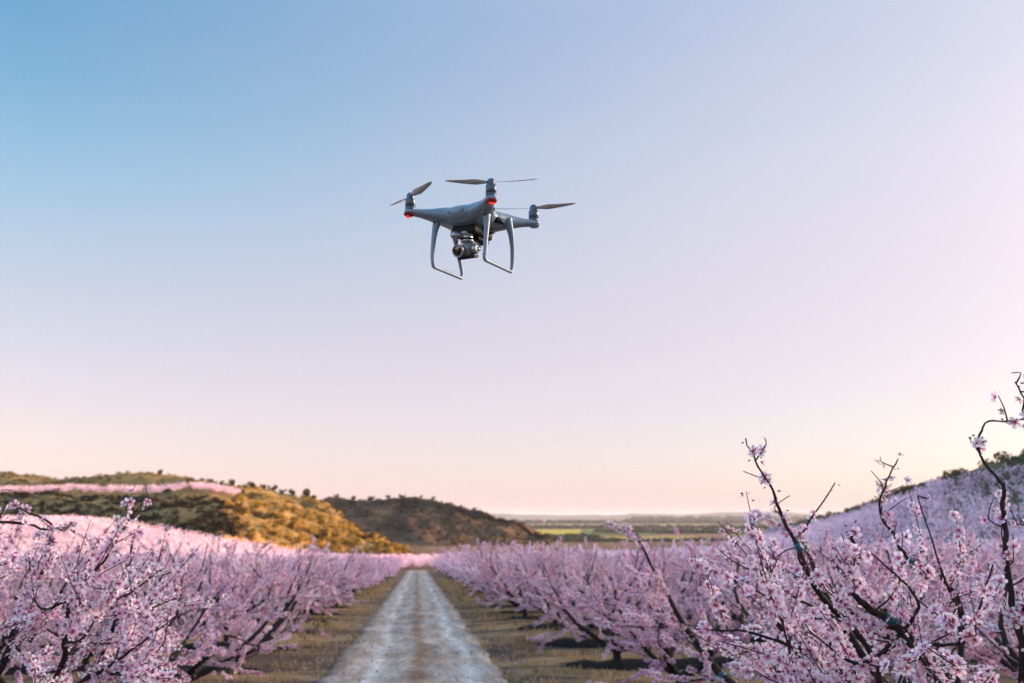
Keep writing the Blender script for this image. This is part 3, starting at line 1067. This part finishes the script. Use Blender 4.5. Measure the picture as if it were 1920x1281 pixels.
# orchards too far off to count: across the end of the track, the sunlit slope, the terrace, the hill at right
def orchard_block(xs, ys, test):
    for y in ys:
        for x in xs:
            xx, yy = x + rng.normal(0, 0.2), y + rng.normal(0, 0.2)
            if test(xx, yy):
                mass.append((xx, yy, land(xx, yy)))


orchard_block(np.arange(-62, -1.8, 2.2), np.arange(143, 200, 3.6), lambda x, y: x > -0.40 * y - 8 and y < 188 - (0 if x < -40 else 0) and y > 143)
orchard_block(np.arange(-1.8, 60, 2.2), np.arange(154, 190, 3.6), lambda x, y: True)
orchard_block(np.arange(-125, -62, 2.4), np.arange(100, 215, 4.0), lambda x, y: x > -0.50 * y - 20)
t3 = G3
# hillside rows at right, up to about three quarters of the slope
nv3, nu3 = G3.shape[0], G3.shape[1]
for i in range(int(nv3 * 0.04), int(nv3 * 0.47), 3):
    for j in range(0, int(nu3 * 0.70)):
        p = G3[i, j]
        if p[1] > 60:
            mass.append((p[0] + rng.normal(0, 0.3), p[1] + rng.normal(0, 0.3), p[2] - 0.05))
# terrace
nv1, nu1 = G1.shape[0], G1.shape[1]
for i in range(int(nv1 * 0.475), int(nv1 * 0.56), 2):
    for j in range(0, int(nu1 * 0.498), 2):
        p = G1[i, j]
        if rng.uniform() < 0.93:
            mass.append((p[0] + rng.normal(0, 0.7), p[1] + rng.normal(0, 0.5), p[2] - 0.05))

gc, gw = Geo(), Geo()
for x, y, z in mass:
    d = math.hypot(x, y)
    n, size = (300, 0.085) if d < 70 else (170, 0.115) if d < 130 else (95, 0.15)
    a = rng.uniform(0, 6.283, n)
    h = rng.uniform(0, 1, n) ** 0.8
    r = (0.45 + 0.75 * h) * np.sqrt(rng.uniform(0.15, 1, n)) * 1.25
    lobes = 1 + 0.22 * np.sin(5 * a + x) + 0.12 * np.sin(9 * a + y)
    P = np.stack([x + r * lobes * np.cos(a), y + r * lobes * np.sin(a), z + 0.5 + h * (1.45 + 0.25 * np.sin(5 * a + x * 3)) * rng.uniform(0.92, 1.1)], -1)
    N = rng.normal(size=(n, 3)) + [0, 0, 0.3]
    tm = FARF if d < 70 else FARF3
    scatter(gc, tm[0], tm[1], facing(rng, N), P, rng.uniform(0.7, 1.2, n) * size, tm[2], tints(rng, n, 0.10) * (1 + rng.normal(0, 0.07)))
    if d < 130:
        for k in range(4):
            aa = rng.uniform(0, 6.28)
            tube(gw, [(x, y, z - 0.1), (x + 0.3 * math.cos(aa), y + 0.3 * math.sin(aa), z + 0.6), (x + 0.85 * math.cos(aa), y + 0.85 * math.sin(aa), z + 1.85)], [0.05, 0.035, 0.01], 3, False)
orch = empty("peach_orchard")
tag(orch, "mass of far peach trees in pink blossom beyond the countable rows", "orchard", kind="stuff")
o = link("crown", gc.mesh("orchard_crown", M_PETAL, False), orch); o["kind"] = "stuff"
o = link("trunks", gw.mesh("orchard_trunks", M_BARK), orch); o["kind"] = "stuff"
print("trees", len(cand), "mass", len(mass))

# ------------------------------------------------------------------ scrub, ridge trees and woods
def leaf_card():
    V = [(0, -0.5, 0), (0.45, 0, 0.12), (0, 0.55, 0), (-0.45, 0, 0.12)]
    return np.array(V, float), np.array([(0, 1, 2), (0, 2, 3)]), np.array([(1, 1, 1)] * 4, float)


LEAF = leaf_card()


def shrub_parts(seed, w, h, n, tone, leaf, trunk_h=0.15, tall=False):
    rng = np.random.default_rng(seed)
    k = int(rng.integers(6, 11))
    cs = np.stack([rng.normal(0, w * 0.26, k), rng.normal(0, w * 0.26, k), trunk_h + (h - trunk_h) * rng.uniform(0.25, 0.8, k)], -1)
    if tall:
        cs = np.stack([rng.normal(0, w * 0.10, k), rng.normal(0, w * 0.10, k), np.linspace(trunk_h + 0.15 * h, h * 0.9, k)], -1)
    rs = rng.uniform(0.55, 1.0, k) * min(w, h) * 0.36
    if tall:
        rs = np.linspace(1.0, 0.45, k) * w * 0.42
    idx = rng.integers(0, k, n)
    d = rng.normal(size=(n, 3)); d /= np.linalg.norm(d, axis=1)[:, None]
    P = cs[idx] + d * (rs[idx] * rng.uniform(0.55, 1.08, n))[:, None]
    P[:, 2] = np.maximum(P[:, 2], 0.05)
    N = d + rng.normal(0, 0.5, (n, 3)) + [0, 0, 0.3]
    ct = np.asarray(tone)[None] * (1 + rng.normal(0, 0.22, (n, 1))) * (1 + 0.25 * rng.normal(size=(k, 1))[idx] * 0.6)
    g = Geo()
    scatter(g, LEAF[0], LEAF[1], facing(rng, N), P, rng.uniform(0.7, 1.3, n) * leaf, LEAF[2], np.clip(ct, 0.005, 1))
    gt = Geo()
    top = cs.mean(0)
    tube(gt, [(0, 0, -0.3), (0, 0, trunk_h * 0.7), tuple(top)], [0.05 * h, 0.045 * h, 0.015 * h], 6)
    for c in cs[:5]:
        tube(gt, [(0, 0, max(trunk_h * 0.7, 0.1)), tuple(c)], [0.03 * h, 0.01 * h], 4, False)
    return [("crown", g.mesh("shrub_crown", M_LEAF, False), "stuff"), ("trunk", gt.mesh("shrub_trunk", M_BARK), None)]


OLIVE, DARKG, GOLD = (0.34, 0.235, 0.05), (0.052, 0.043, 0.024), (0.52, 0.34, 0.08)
SH = [shrub_parts(300 + i, 3.2, 2.1, 1500, (OLIVE, GOLD, DARKG, OLIVE, GOLD, OLIVE)[i], 0.17) for i in range(6)]
RT = [shrub_parts(320 + i, 3.0, 2.6, 1400, (0.085, 0.078, 0.028), 0.26, 0.1) for i in range(4)]
TALL = shrub_parts(340, 2.6, 5.2, 1600, OLIVE, 0.2, 0.3, True)


def place_bush(name, parts, p, rz, s, label, cat, group):
    t = empty(name, p)
    t.rotation_euler = (0, 0, rz)
    t.scale = s
    tag(t, label, cat, group)
    for pn, me, kind in parts:
        o = link(pn, me, t)
        if kind: o["kind"] = kind


def snap(px, py):
    """the land surface seen at a picture point"""
    d = at(px, py, 100) - Vector((0, 0, CAM_H))
    h = BVH.ray_cast(Vector((0, 0, CAM_H)), d.normalized())
    return h[0]


rng = np.random.default_rng(77)
# trees standing on the two ridges, west to east
ridge = [(300, 0, 0.8), (392, 1, 0.8), (415, 1, 0.6), (440, 0, 1.0), (476, 1, 1.0), (495, 0, 1.0), (512, 3, 1.1), (530, 2, 1.2), (550, 1, 0.9), (575, 0, 1.0), (590, 2, 0.8), (628, 3, 0.9),
         (664, 0, 1.0), (695, 1, 1.15), (724, 2, 1.1), (752, 3, 0.9), (790, 0, 0.6), (812, 1, 0.6), (888, 2, 0.6)]
for n_, (px, v, s) in enumerate(ridge):
    best = None
    for Gx in (G1, G2):
        for p in Gx.reshape(-1, 3):
            q = to_px(p)
            if q and abs(q[0] - px) < 3.5 and (best is None or q[1] < best[0]):
                best = (q[1], p)
    if best is None: continue
    p = best[1]
    s *= rng.uniform(0.62, 0.9)
    place_bush("ridge_tree", RT[v], (p[0], p[1], p[2] - 0.3), rng.uniform(0, 6.28), (s * rng.uniform(0.7, 1.3), s, s * rng.uniform(0.8, 1.3)),
               f"small dark tree on the hill skyline, {ORD[n_]} from the left", "tree", "trees along the ridge")
# bushes on the sunny flank, the largest as things of their own
bush = []
for n_ in range(95):
    px = rng.uniform(430, 750)
    py0, py1 = np.interp(px, [430, 560, 650, 710, 760], [930, 962, 995, 1015, 1038]), np.interp(px, [430, 560, 650, 760], [1005, 1035, 1042, 1044])
    h = snap(px, rng.uniform(py0, py1))
    if h is None or h.y < 150: continue
    if any((h - b).length < 2.3 for b in bush): continue
    bush.append(h)
bush.sort(key=lambda h: to_px(h)[0])
for n_, h in enumerate(bush):
    s = rng.uniform(0.6, 1.15)
    place_bush("shrub", SH[int(rng.integers(6))], (h.x, h.y, h.z - 0.15), rng.uniform(0, 6.28), (s, s, s * rng.uniform(0.75, 1.1)),
               "round golden olive shrub on the sunny flank of the hillside spur", "shrub", "shrubs on the sunny flank")
for k, (px, py, s, lab) in enumerate([(757, 1041, 0.62, "upright golden bush standing last at the foot of the sunny flank"), (735, 1041, 0.5, "round bush beside the upright one at the foot of the flank")]):
    h = snap(px, py)
    if h is not None:
        place_bush("shrub", TALL if k == 0 else SH[1], (h.x, h.y, h.z - 0.2), 1.0, (s, s, s) if k == 0 else (1.1, 1.1, 1.1), lab, "shrub", None)

# low scrub that nobody could count
g = Geo()


def scrub(Gx, i0, i1, j0, j1, n, tones, size, dens=26):
    for _ in range(n):
        i, j = int(rng.integers(i0, i1)), int(rng.integers(j0, j1))
        p = Gx[i, j] + np.array([rng.normal(0, 0.8), rng.normal(0, 0.8), 0])
        s = rng.uniform(0.5, 1.5) * size
        m = dens
        d = rng.normal(size=(m, 3)); d /= np.linalg.norm(d, axis=1)[:, None]; d[:, 2] = np.abs(d[:, 2]) * 0.8
        c = np.asarray(tones[int(rng.integers(len(tones)))])
        scatter(g, LEAF[0], LEAF[1], facing(rng, d + rng.normal(0, 0.3, (m, 3))), p + d * s * rng.uniform(0.6, 1.05, (m, 1)), rng.uniform(0.5, 1.0, m) * s * 0.62, LEAF[2],
                np.clip(c * (1 + rng.normal(0, 0.2, (m, 1))), 0.01, 1))


a1, b1 = G1.shape[:2]
scrub(G1, int(a1 * .12), int(a1 * .42), 0, int(b1 * .50), 1500, [(0.035, 0.028, 0.018), (0.06, 0.042, 0.026), (0.03, 0.027, 0.018)], 0.8)  # scarp scrub in darkened tones, the slope's shade put into the leaf colour
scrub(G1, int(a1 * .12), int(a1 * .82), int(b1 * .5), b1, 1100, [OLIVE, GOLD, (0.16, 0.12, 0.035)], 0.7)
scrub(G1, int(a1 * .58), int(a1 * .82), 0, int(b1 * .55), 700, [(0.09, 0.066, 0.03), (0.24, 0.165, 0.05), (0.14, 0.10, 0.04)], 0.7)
a2, b2 = G2.shape[:2]
scrub(G2, int(a2 * .05), int(a2 * .78), 0, b2, 800, [DARKG, (0.09, 0.062, 0.036), (0.06, 0.045, 0.028)], 0.7)
a3, b3 = G3.shape[:2]
scrub(G3, int(a3 * .50), int(a3 * .64), 0, int(b3 * .75), 900, [(0.10, 0.09, 0.05), (0.13, 0.115, 0.06), (0.085, 0.085, 0.045)], 0.7)
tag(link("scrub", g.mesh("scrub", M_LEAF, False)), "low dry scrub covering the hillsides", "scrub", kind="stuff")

# woods and hedges far out on the plain
g = Geo()
for px0, px1, Y, hh, n in ((940, 1500, 2150, 9, 420), (940, 1420, 3700, 16, 420), (1120, 1700, 1500, 8, 340), (1180, 1800, 5200, 34, 420), (960, 1110, 1150, 6, 120), (1040, 1400, 960, 5, 160)):
    for _ in range(n):
        x = at(rng.uniform(px0, px1), 990, Y).x
        y = Y * rng.uniform(0.97, 1.03)
        z = land(x, y)
        s = hh * rng.uniform(0.35, 0.8)
        d = rng.normal(size=(14, 3)); d /= np.linalg.norm(d, axis=1)[:, None]; d[:, 2] = np.abs(d[:, 2])
        scatter(g, LEAF[0], LEAF[1], facing(rng, d), np.array([x, y, z]) + d * s, rng.uniform(0.8, 1.2, 14) * s * 1.1, LEAF[2],
                np.clip(np.array([(0.06, 0.075, 0.035)]) * (1 + rng.normal(0, 0.2, (14, 1))), 0.01, 1))
tag(link("distant_wood", g.mesh("distant_wood", M_LEAF, False)), "dark belts of trees across the far plain", "wood", kind="stuff")

# grass on the verges and between the rows
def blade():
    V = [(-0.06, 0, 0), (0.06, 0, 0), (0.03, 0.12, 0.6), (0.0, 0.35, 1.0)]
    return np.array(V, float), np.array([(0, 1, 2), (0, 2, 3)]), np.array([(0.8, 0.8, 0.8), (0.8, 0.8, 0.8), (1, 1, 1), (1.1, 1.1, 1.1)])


BL = blade()
n = 60000
y = 8 + 72 * rng.uniform(0, 1, n) ** 1.6
x = rng.uniform(1.25, 6.0, n) * np.where(rng.uniform(size=n) < 0.5, -1, 1)
clump = np.array([mnoise.noise(Vector((a * 1.1, b * 0.9, 0))) for a, b in zip(x, y)])
rowpos = np.abs(((y - ROWS[0]) / 4.2 + 0.5) % 1.0 - 0.5) * 4.2
keep = (clump > -0.05 + 0.22 * (np.abs(x) < 1.8)) & ((rowpos > 0.62) | (np.abs(x) < 2.4))
x, y, clump = x[keep], y[keep], clump[keep]
z = ground_z(x, y)
n = len(x)
green = np.array([mnoise.noise(Vector((a * 0.5 + 40, b * 0.8, 0))) for a, b in zip(x, y)])
tone = np.where((green > 0.22)[:, None], np.array([[0.14, 0.14, 0.04]]), np.array([[0.46, 0.31, 0.155]])) * (1 + rng.normal(0, 0.2, (n, 1)))
M = facing(rng, np.stack([rng.normal(0, 0.35, n), rng.normal(0, 0.35, n), np.ones(n)], -1))
g = Geo()
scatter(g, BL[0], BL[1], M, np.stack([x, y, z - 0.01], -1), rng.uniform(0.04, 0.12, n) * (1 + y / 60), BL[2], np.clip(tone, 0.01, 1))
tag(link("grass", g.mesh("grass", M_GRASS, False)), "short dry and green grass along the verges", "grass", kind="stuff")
# loose stones along the track edges
sv = np.array([(1, 0, 0), (-1, 0, 0), (0, 1, 0), (0, -1, 0), (0, 0, 0.7), (0, 0, -0.7)], float)
st = np.array([(4, 0, 2), (4, 2, 1), (4, 1, 3), (4, 3, 0), (5, 2, 0), (5, 1, 2), (5, 3, 1), (5, 0, 3)])
n = 1500
y = 10 + 50 * rng.uniform(0, 1, n) ** 1.7
x = rng.normal(0, 0.25, n) + np.where(rng.uniform(size=n) < 0.5, -1, 1) * 1.6
x = np.where(rng.uniform(size=n) < 0.3, rng.normal(0, 0.9, n), x)
g = Geo()
scatter(g, sv, st, rand_rot(rng, n), np.stack([x, y, base(x, y) + 0.005], -1), rng.uniform(0.008, 0.032, n))
V, T, _ = g.arrays()
tag(link("gravel", mesh("gravel", V, T, M_STONE, smooth=False)), "loose grey stones lying along the track", "gravel", kind="stuff")

# ------------------------------------------------------------------ the drone
M_SHELL = mat_plain("sky_tinted_shell", (0.20, 0.29, 0.38), 0.22, var=0.02, scale=8, coat=0.3)  # white plastic, the blue-grey of reflected sky put into its base colour
M_SKID = mat_plain("sky_tinted_skid", (0.20, 0.28, 0.37), 0.35, var=0.03, scale=20)  # white skids with the same sky tint put into the colour
M_MOTOR = mat_plain("motor_metal", (0.10, 0.13, 0.16), 0.35, 0.6, var=0.08, scale=60)
M_DARK = mat_plain("dark_underside", (0.014, 0.014, 0.016), 0.6, var=0.2, scale=60, spec=0.2)
M_BLACK = mat_plain("black_slot", (0.004, 0.004, 0.005), 0.8, var=0.2, spec=0.05)
M_GIMBAL = mat_plain("gimbal_silver", (0.42, 0.43, 0.45), 0.28, 0.75, var=0.06, scale=60)
M_CAMB = mat_plain("camera_grey", (0.20, 0.21, 0.225), 0.35, 0.5, var=0.06, scale=60)
M_LENS = mat_plain("lens_glass", (0.004, 0.008, 0.010), 0.06, var=0.1, coat=1.0)
M_PROP = mat_plain("propeller_plastic", (0.50, 0.52, 0.54), 0.35, var=0.05)
M_LED, n_, l_, b_ = new_mat("red_navigation_light")
b_.inputs["Base Color"].default_value = (0.5, 0.01, 0.005, 1)
b_.inputs["Roughness"].default_value = 0.3
b_.inputs["Emission Color"].default_value = (1.0, 0.035, 0.018, 1)
b_.inputs["Emission Strength"].default_value = 0.72

M_REDC = mat_plain("red_light_cover", (0.28, 0.012, 0.008), 0.25, var=0.15, coat=0.5)

dc = at(*DRONE)
yaw_dir = None
drone = empty("quadcopter_drone", dc)
# nose towards the camera, turned to the left
fwd = C_R * (-86) + Vector((0, 0, 0))
view_h = Vector((dc.x, dc.y, 0)).normalized()
side_h = Vector((view_h.y, -view_h.x, 0))
nose = (-view_h * 150 - side_h * 86).normalized()
drone.rotation_euler = (0, 0, math.atan2(nose.y, nose.x))
tag(drone, "white quadcopter drone with red lights and a slung camera hovering in the sky", "drone")


def bm_obj(name, bm, m, parent=None, smooth=True):
    me = bpy.data.meshes.new(name)
    bm.to_mesh(me); bm.free()
    for p in me.polygons: p.use_smooth = smooth
    me.materials.append(m)
    return link(name, me, parent or drone)


def lathe(name, prof, m, loc=(0, 0, 0), axis=(0, 0, 1), seg=28, parent=None, smooth=True):
    """turned profile (r, h) about an axis"""
    V, T = [], []
    a = np.linspace(0, 2 * math.pi, seg, endpoint=False)
    for r, h in prof:
        for t in a:
            V.append((r * math.cos(t), r * math.sin(t), h))
    k = len(prof)
    i, j = np.meshgrid(np.arange(k - 1), np.arange(seg), indexing="ij")
    Q = np.stack([i * seg + j, i * seg + (j + 1) % seg, (i + 1) * seg + (j + 1) % seg, (i + 1) * seg + j], -1).reshape(-1, 4)
    q = Vector((0, 0, 1)).rotation_difference(Vector(axis).normalized()).to_matrix()
    V = np.array([tuple(q @ Vector(v) + Vector(loc)) for v in V])
    o = link(name, mesh(name, V, Q, m, smooth=smooth), parent or drone)
    return o


def rbox(name, size, loc, m, parent=None, bev=0.004, rot=None):
    bm = bmesh.new()
    bmesh.ops.create_cube(bm, size=1)
    bmesh.ops.scale(bm, vec=size, verts=bm.verts)
    bmesh.ops.bevel(bm, geom=bm.edges[:], offset=bev, segments=3, affect="EDGES", profile=0.6)
    if rot is not None:
        bmesh.ops.rotate(bm, cent=(0, 0, 0), matrix=rot, verts=bm.verts)
    bmesh.ops.translate(bm, vec=loc, verts=bm.verts)
    return bm_obj(name, bm, m, parent)


# shell: body and four arms blended into one skin
A = 0.1235
bm = bmesh.new()


def blend_loft(bm, secs, seg=24):
    rings = []
    for c, u, v, hw, hu, hd in secs:
        ring = []
        for k in range(seg):
            t = 2 * math.pi * k / seg
            cs, sn = math.cos(t), math.sin(t)
            cs = math.copysign(abs(cs) ** 0.85, cs); sn = math.copysign(abs(sn) ** 0.85, sn)
            ring.append(bm.verts.new(Vector(c) + Vector(u) * (hw * cs) + Vector(v) * ((hu if sn > 0 else hd) * sn)))
        rings.append(ring)
    for a, b in zip(rings, rings[1:]):
        for k in range(seg):
            bm.faces.new((a[k], a[(k + 1) % seg], b[(k + 1) % seg], b[k]))
    bm.faces.new(rings[0][::-1]); bm.faces.new(rings[-1])


secs = []
for f, hw, hu, hd in ((0.098, 0.012, 0.006, 0.008), (0.090, 0.034, 0.011, 0.018), (0.072, 0.050, 0.020, 0.029), (0.035, 0.058, 0.028, 0.038), (0, 0.060, 0.030, 0.040),
                      (-0.04, 0.058, 0.033, 0.037), (-0.075, 0.048, 0.025, 0.029), (-0.094, 0.032, 0.014, 0.018), (-0.102, 0.012, 0.006, 0.008)):
    secs.append(((f, 0, -0.002), (0, 1, 0), (0, 0, 1), hw, hu, hd))
blend_loft(bm, secs)
for sx in (1, -1):
    for sy in (1, -1):
        d = Vector((sx, sy, 0)).normalized()
        u = Vector((-d.y, d.x, 0))
        secs = []
        for r, hw, hu, hd, z in ((0.02, 0.060, 0.026, 0.034, -0.002), (0.06, 0.050, 0.023, 0.030, -0.002), (0.09, 0.036, 0.021, 0.022, -0.002), (0.12, 0.025, 0.015, 0.015, -0.001),
                                 (0.145, 0.0185, 0.0115, 0.0105, 0.0), (0.170, 0.0165, 0.0100, 0.0085, 0.001), (0.184, 0.015, 0.0085, 0.007, 0.0015), (0.191, 0.009, 0.005, 0.004, 0.002)):
            secs.append((d * r + Vector((0, 0, z)), u, (0, 0, 1), hw, hu, hd))
        blend_loft(bm, secs)
me = bpy.data.meshes.new("shell_source")
bm.normal_update()
bm.to_mesh(me); bm.free()
tmp = bpy.data.objects.new("shell_source", me)
col.objects.link(tmp)
md = tmp.modifiers.new("r", "REMESH"); md.mode = "VOXEL"; md.voxel_size = 0.0028; md.use_smooth_shade = True
sm = tmp.modifiers.new("s", "SMOOTH"); sm.factor = 0.5; sm.iterations = 12
dg = bpy.context.evaluated_depsgraph_get()
sme = bpy.data.meshes.new_from_object(tmp.evaluated_get(dg))
bpy.data.objects.remove(tmp)
sme.name = "shell"
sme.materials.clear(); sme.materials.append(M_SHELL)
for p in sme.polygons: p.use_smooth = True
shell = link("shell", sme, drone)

# underside: dark battery bay and belly plate, side vents
rbox("belly_plate", (0.105, 0.074, 0.026), (0.004, 0, -0.044), M_DARK, bev=0.010)
rbox("belly_plate", (0.060, 0.056, 0.014), (-0.012, 0, -0.061), M_DARK, bev=0.005)
sbv = BVHTree.FromPolygons([v.co.copy() for v in sme.vertices], [tuple(p.vertices) for p in sme.polygons])


def skin_y(x, z, s):
    h = sbv.ray_cast(Vector((x, s * 0.3, z)), Vector((0, -s, 0)))
    return h[0].y if h[0] is not None else s * 0.05


for s in (1, -1):
    rbox("side_vent", (0.040, 0.016, 0.012), (-0.012, skin_y(-0.012, -0.014, s) - s * 0.0050, -0.014), M_BLACK, bev=0.002)
    rbox("side_panel", (0.046, 0.020, 0.016), (-0.012, skin_y(-0.012, -0.032, s) - s * 0.006, -0.033), M_DARK, bev=0.003)
    rbox("arm_slot", (0.022, 0.008, 0.006), (0.062, skin_y(0.062, -0.006, s) - s * 0.003, -0.006), M_BLACK, bev=0.0015, rot=Matrix.Rotation(s * 0.55, 3, "Z"))
    lathe("front_sensor", [(0.0, 0.0015), (0.004, 0.0012), (0.0048, 0.0), (0.0048, -0.006)], M_CAMB, (0.0945, s * 0.020, -0.004), (1, s * 0.25, -0.1), 16)

# motors, lights, propellers
blades = {(1, 1): (-0.049, 0.110), (-1, 1): (-0.030, 0.106), (1, -1): (0.061, 0.109), (-1, -1): (0.099, -0.075)}
for (sx, sy), bd in blades.items():
    p = Vector((sx * A, sy * A, 0))
    mo = lathe("motor", [(0.0125, 0.006), (0.0140, 0.008), (0.0140, 0.013), (0.0128, 0.0135), (0.0128, 0.016), (0.0138, 0.0165), (0.0138, 0.036), (0.0125, 0.0385), (0.0, 0.0385)], M_MOTOR, p)
    d = Vector((sx, sy, 0)).normalized()
    pr = lathe("propeller", [(0.0105, 0.0388), (0.0105, 0.047), (0.0095, 0.0515), (0.006, 0.055), (0.0, 0.056)], M_MOTOR, p)
    pr.name = "propeller"
    bdv = Vector((bd[0], bd[1], 0)).normalized()
    for sg in (1, -1):
        ax = bdv * sg
        tv = Vector((-ax.y, ax.x, 0)) * (1 if sx * sy > 0 else -1)
        V = []
        st_n = 16
        for k in range(st_n):
            t = k / (st_n - 1)
            r = 0.006 + t * 0.114
            ch = np.interp(t, [0, 0.12, 0.3, 0.6, 0.9, 1.0], [0.0045, 0.007, 0.0125, 0.0095, 0.006, 0.0015])
            tw = math.radians(np.interp(t, [0, 0.3, 1], [24, 17, 7]))
            zc = 0.0465 + 0.006 * t * t
            for e, th in ((-0.45, 0), (-0.1, 0.0009), (0.55, 0), (-0.1, -0.0005)):
                q = ax * r + tv * (e * 2 * ch * math.cos(tw)) + Vector((0, 0, zc + e * 2 * ch * math.sin(tw) + th))
                V.append(tuple(p + q))
        Q = []
        for k in range(st_n - 1):
            for e in range(4):
                Q.append((k * 4 + e, k * 4 + (e + 1) % 4, (k + 1) * 4 + (e + 1) % 4, (k + 1) * 4 + e))
        link("blade", mesh("blade", V, Q, M_PROP), pr)
    if sx > 0:
        g = Geo()
        # lens-shaped light wrapped under the tip of the arm
        V, T = [], []
        nu_, nv_ = 18, 7
        for b2_ in range(nv_):
            ph = math.pi / 2 * b2_ / (nv_ - 1)
            for a2_ in range(nu_):
                t = 2 * math.pi * a2_ / nu_
                rr = 0.0152 * math.cos(ph * 0.98)
                V.append((rr * math.cos(t), rr * math.sin(t), -0.0035 - 0.0088 * math.sin(ph)))
        V = np.array(V) + np.array(tuple(p + d * 0.0028))
        ii, jj = np.meshgrid(np.arange(nv_ - 1), np.arange(nu_), indexing="ij")
        Q = np.stack([ii * nu_ + jj, ii * nu_ + (jj + 1) % nu_, (ii + 1) * nu_ + (jj + 1) % nu_, (ii + 1) * nu_ + jj], -1).reshape(-1, 4)
        lc_ = link("light_cover", mesh("light_cover", V, Q, M_REDC), drone)
        lathe("navigation_light", [(0.0, 0.0032), (0.0042, 0.0028), (0.0075, 0.0012), (0.0092, -0.003)], M_LED, p + d * 0.009 + Vector((0, 0, -0.0088)), d * 0.8 + Vector((0, 0, -0.6)), 20, lc_)
    else:
        lathe("light_cover", [(0.0145, -0.003), (0.012, -0.009), (0.0, -0.0115)], M_SKID, p + d * 0.002)

# landing skids
for s in (1, -1):
    yb, zb = 0.079 * s, -0.143
    path = [(0.060, 0.074 * s, 0.0), (0.062, 0.076 * s, -0.014), (0.067, 0.080 * s, -0.042), (0.073, 0.081 * s, -0.080), (0.0765, 0.081 * s, -0.115), (0.0775, yb, -0.132),
            (0.0735, yb, -0.141), (0.064, yb, zb), (0.0, yb, zb), (-0.064, yb, zb), (-0.0735, yb, -0.141), (-0.0775, yb, -0.132), (-0.0765, 0.081 * s, -0.115),
            (-0.070, 0.085 * s, -0.080), (-0.058, 0.087 * s, -0.042), (-0.047, 0.085 * s, -0.014), (-0.044, 0.083 * s, 0.0)]
    rad = [0.0135, 0.0118, 0.0082, 0.0062, 0.0054, 0.0050, 0.0049, 0.0048, 0.0047, 0.0048, 0.0049, 0.0050, 0.0054, 0.0062, 0.0082, 0.0118, 0.0135]
    pp = spline(path, 97)
    g = Geo(); tube(g, pp, np.interp(np.linspace(0, 16, 97), range(17), rad), 14)
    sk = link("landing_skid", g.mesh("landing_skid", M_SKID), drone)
    for f in (1, -1):
        lathe("leg_screw", [(0.0, 0.001), (0.0026, 0.001), (0.0030, -0.002)], M_BLACK, ((0.063 + 0.0105) if f > 0 else -0.0595, s * (0.078 if f > 0 else 0.0885), -0.020), (f, s * 0.35, 0.1), 12, sk)

# gimbal and camera
cd = Vector((0.97, -0.03, -0.24)).normalized()
cs_ = Vector((0, 0, 1)).cross(cd).normalized()
cu = cd.cross(cs_)
Rm = Matrix((cd, cs_, cu)).transposed()
cc = Vector((0.044, 0.004, -0.101))
gm_ = lathe("gimbal_mount", [(0.0, 0.014), (0.021, 0.014), (0.021, 0.008), (0.0165, 0.006), (0.0165, -0.006), (0.018, -0.007), (0.018, -0.013), (0.0, -0.015)], M_GIMBAL, (0.036, 0.003, -0.064))
lathe("mount_band", [(0.0187, -0.002), (0.0187, -0.0065)], M_BLACK, (0.036, 0.003, -0.0655), parent=gm_)
lathe("vision_sensor", [(0.0, 0.0125), (0.006, 0.0115), (0.0098, 0.007), (0.0112, 0.0), (0.0112, -0.016), (0.009, -0.018)], M_GIMBAL, (0.062, -0.020, -0.060), (0.8, -0.5, -0.1))
g = Geo()
arm_pts = [Vector((0.036, 0.012, -0.078)), Vector((0.016, 0.020, -0.080)), Vector((0.014, 0.028, -0.090)), cc + cs_ * 0.032 - cd * 0.012, cc + cs_ * 0.033]
tube(g, spline([tuple(p) for p in arm_pts], 20), 0.0068, 10)
ga = link("gimbal_arm", g.mesh("gimbal_arm", M_CAMB), drone)
lathe("roll_motor", [(0.0, 0.008), (0.011, 0.008), (0.0135, 0.005), (0.0135, -0.008), (0.0, -0.008)], M_GIMBAL, cc + cs_ * 0.028, cs_, parent=ga)
cb = rbox("camera_body", (0.034, 0.044, 0.034), cc, M_CAMB, bev=0.010, rot=Rm)
lathe("lens_barrel", [(0.0165, -0.012), (0.0165, 0.006), (0.0172, 0.0075), (0.0172, 0.0165), (0.0160, 0.018), (0.0142, 0.018), (0.0140, 0.0145)], M_GIMBAL, cc + cd * 0.014 - cs_ * 0.008, cd, 32, cb)
lathe("lens", [(0.0, 0.0158), (0.007, 0.0152), (0.0142, 0.0142)], M_LENS, cc + cd * 0.014 - cs_ * 0.008, cd, 32, cb)
lathe("side_knob", [(0.0, 0.007), (0.008, 0.007), (0.0095, 0.004), (0.0095, -0.006)], M_CAMB, cc - cs_ * 0.026 - cu * 0.006, -cs_, 20, cb)
rbox("camera_base", (0.026, 0.052, 0.008), cc - cu * 0.019 + cs_ * 0.004, M_DARK, cb, bev=0.003, rot=Rm)

# ------------------------------------------------------------------ haze over the valley
hm = bpy.data.materials.new("evening_air")
hm.use_nodes = True
hn, hl = hm.node_tree.nodes, hm.node_tree.links
hn.clear()
ho = hn.new("ShaderNodeOutputMaterial")
pv = hn.new("ShaderNodeVolumePrincipled")
pv.inputs["Color"].default_value = (0.86, 0.90, 1.0, 1)
pv.inputs["Density"].default_value = 0.00006
hl.new(pv.outputs[0], ho.inputs["Volume"])
bm = bmesh.new()
bmesh.ops.create_cube(bm, size=1)
bmesh.ops.scale(bm, vec=(70000, 52000, 160), verts=bm.verts)
bmesh.ops.translate(bm, vec=(0, 21500, 20), verts=bm.verts)
me = bpy.data.meshes.new("haze"); bm.to_mesh(me); bm.free()
me.materials.append(hm)
HAZE = True
if HAZE:
    tag(link("haze", me), "thin evening haze over the valley", "haze", kind="stuff")
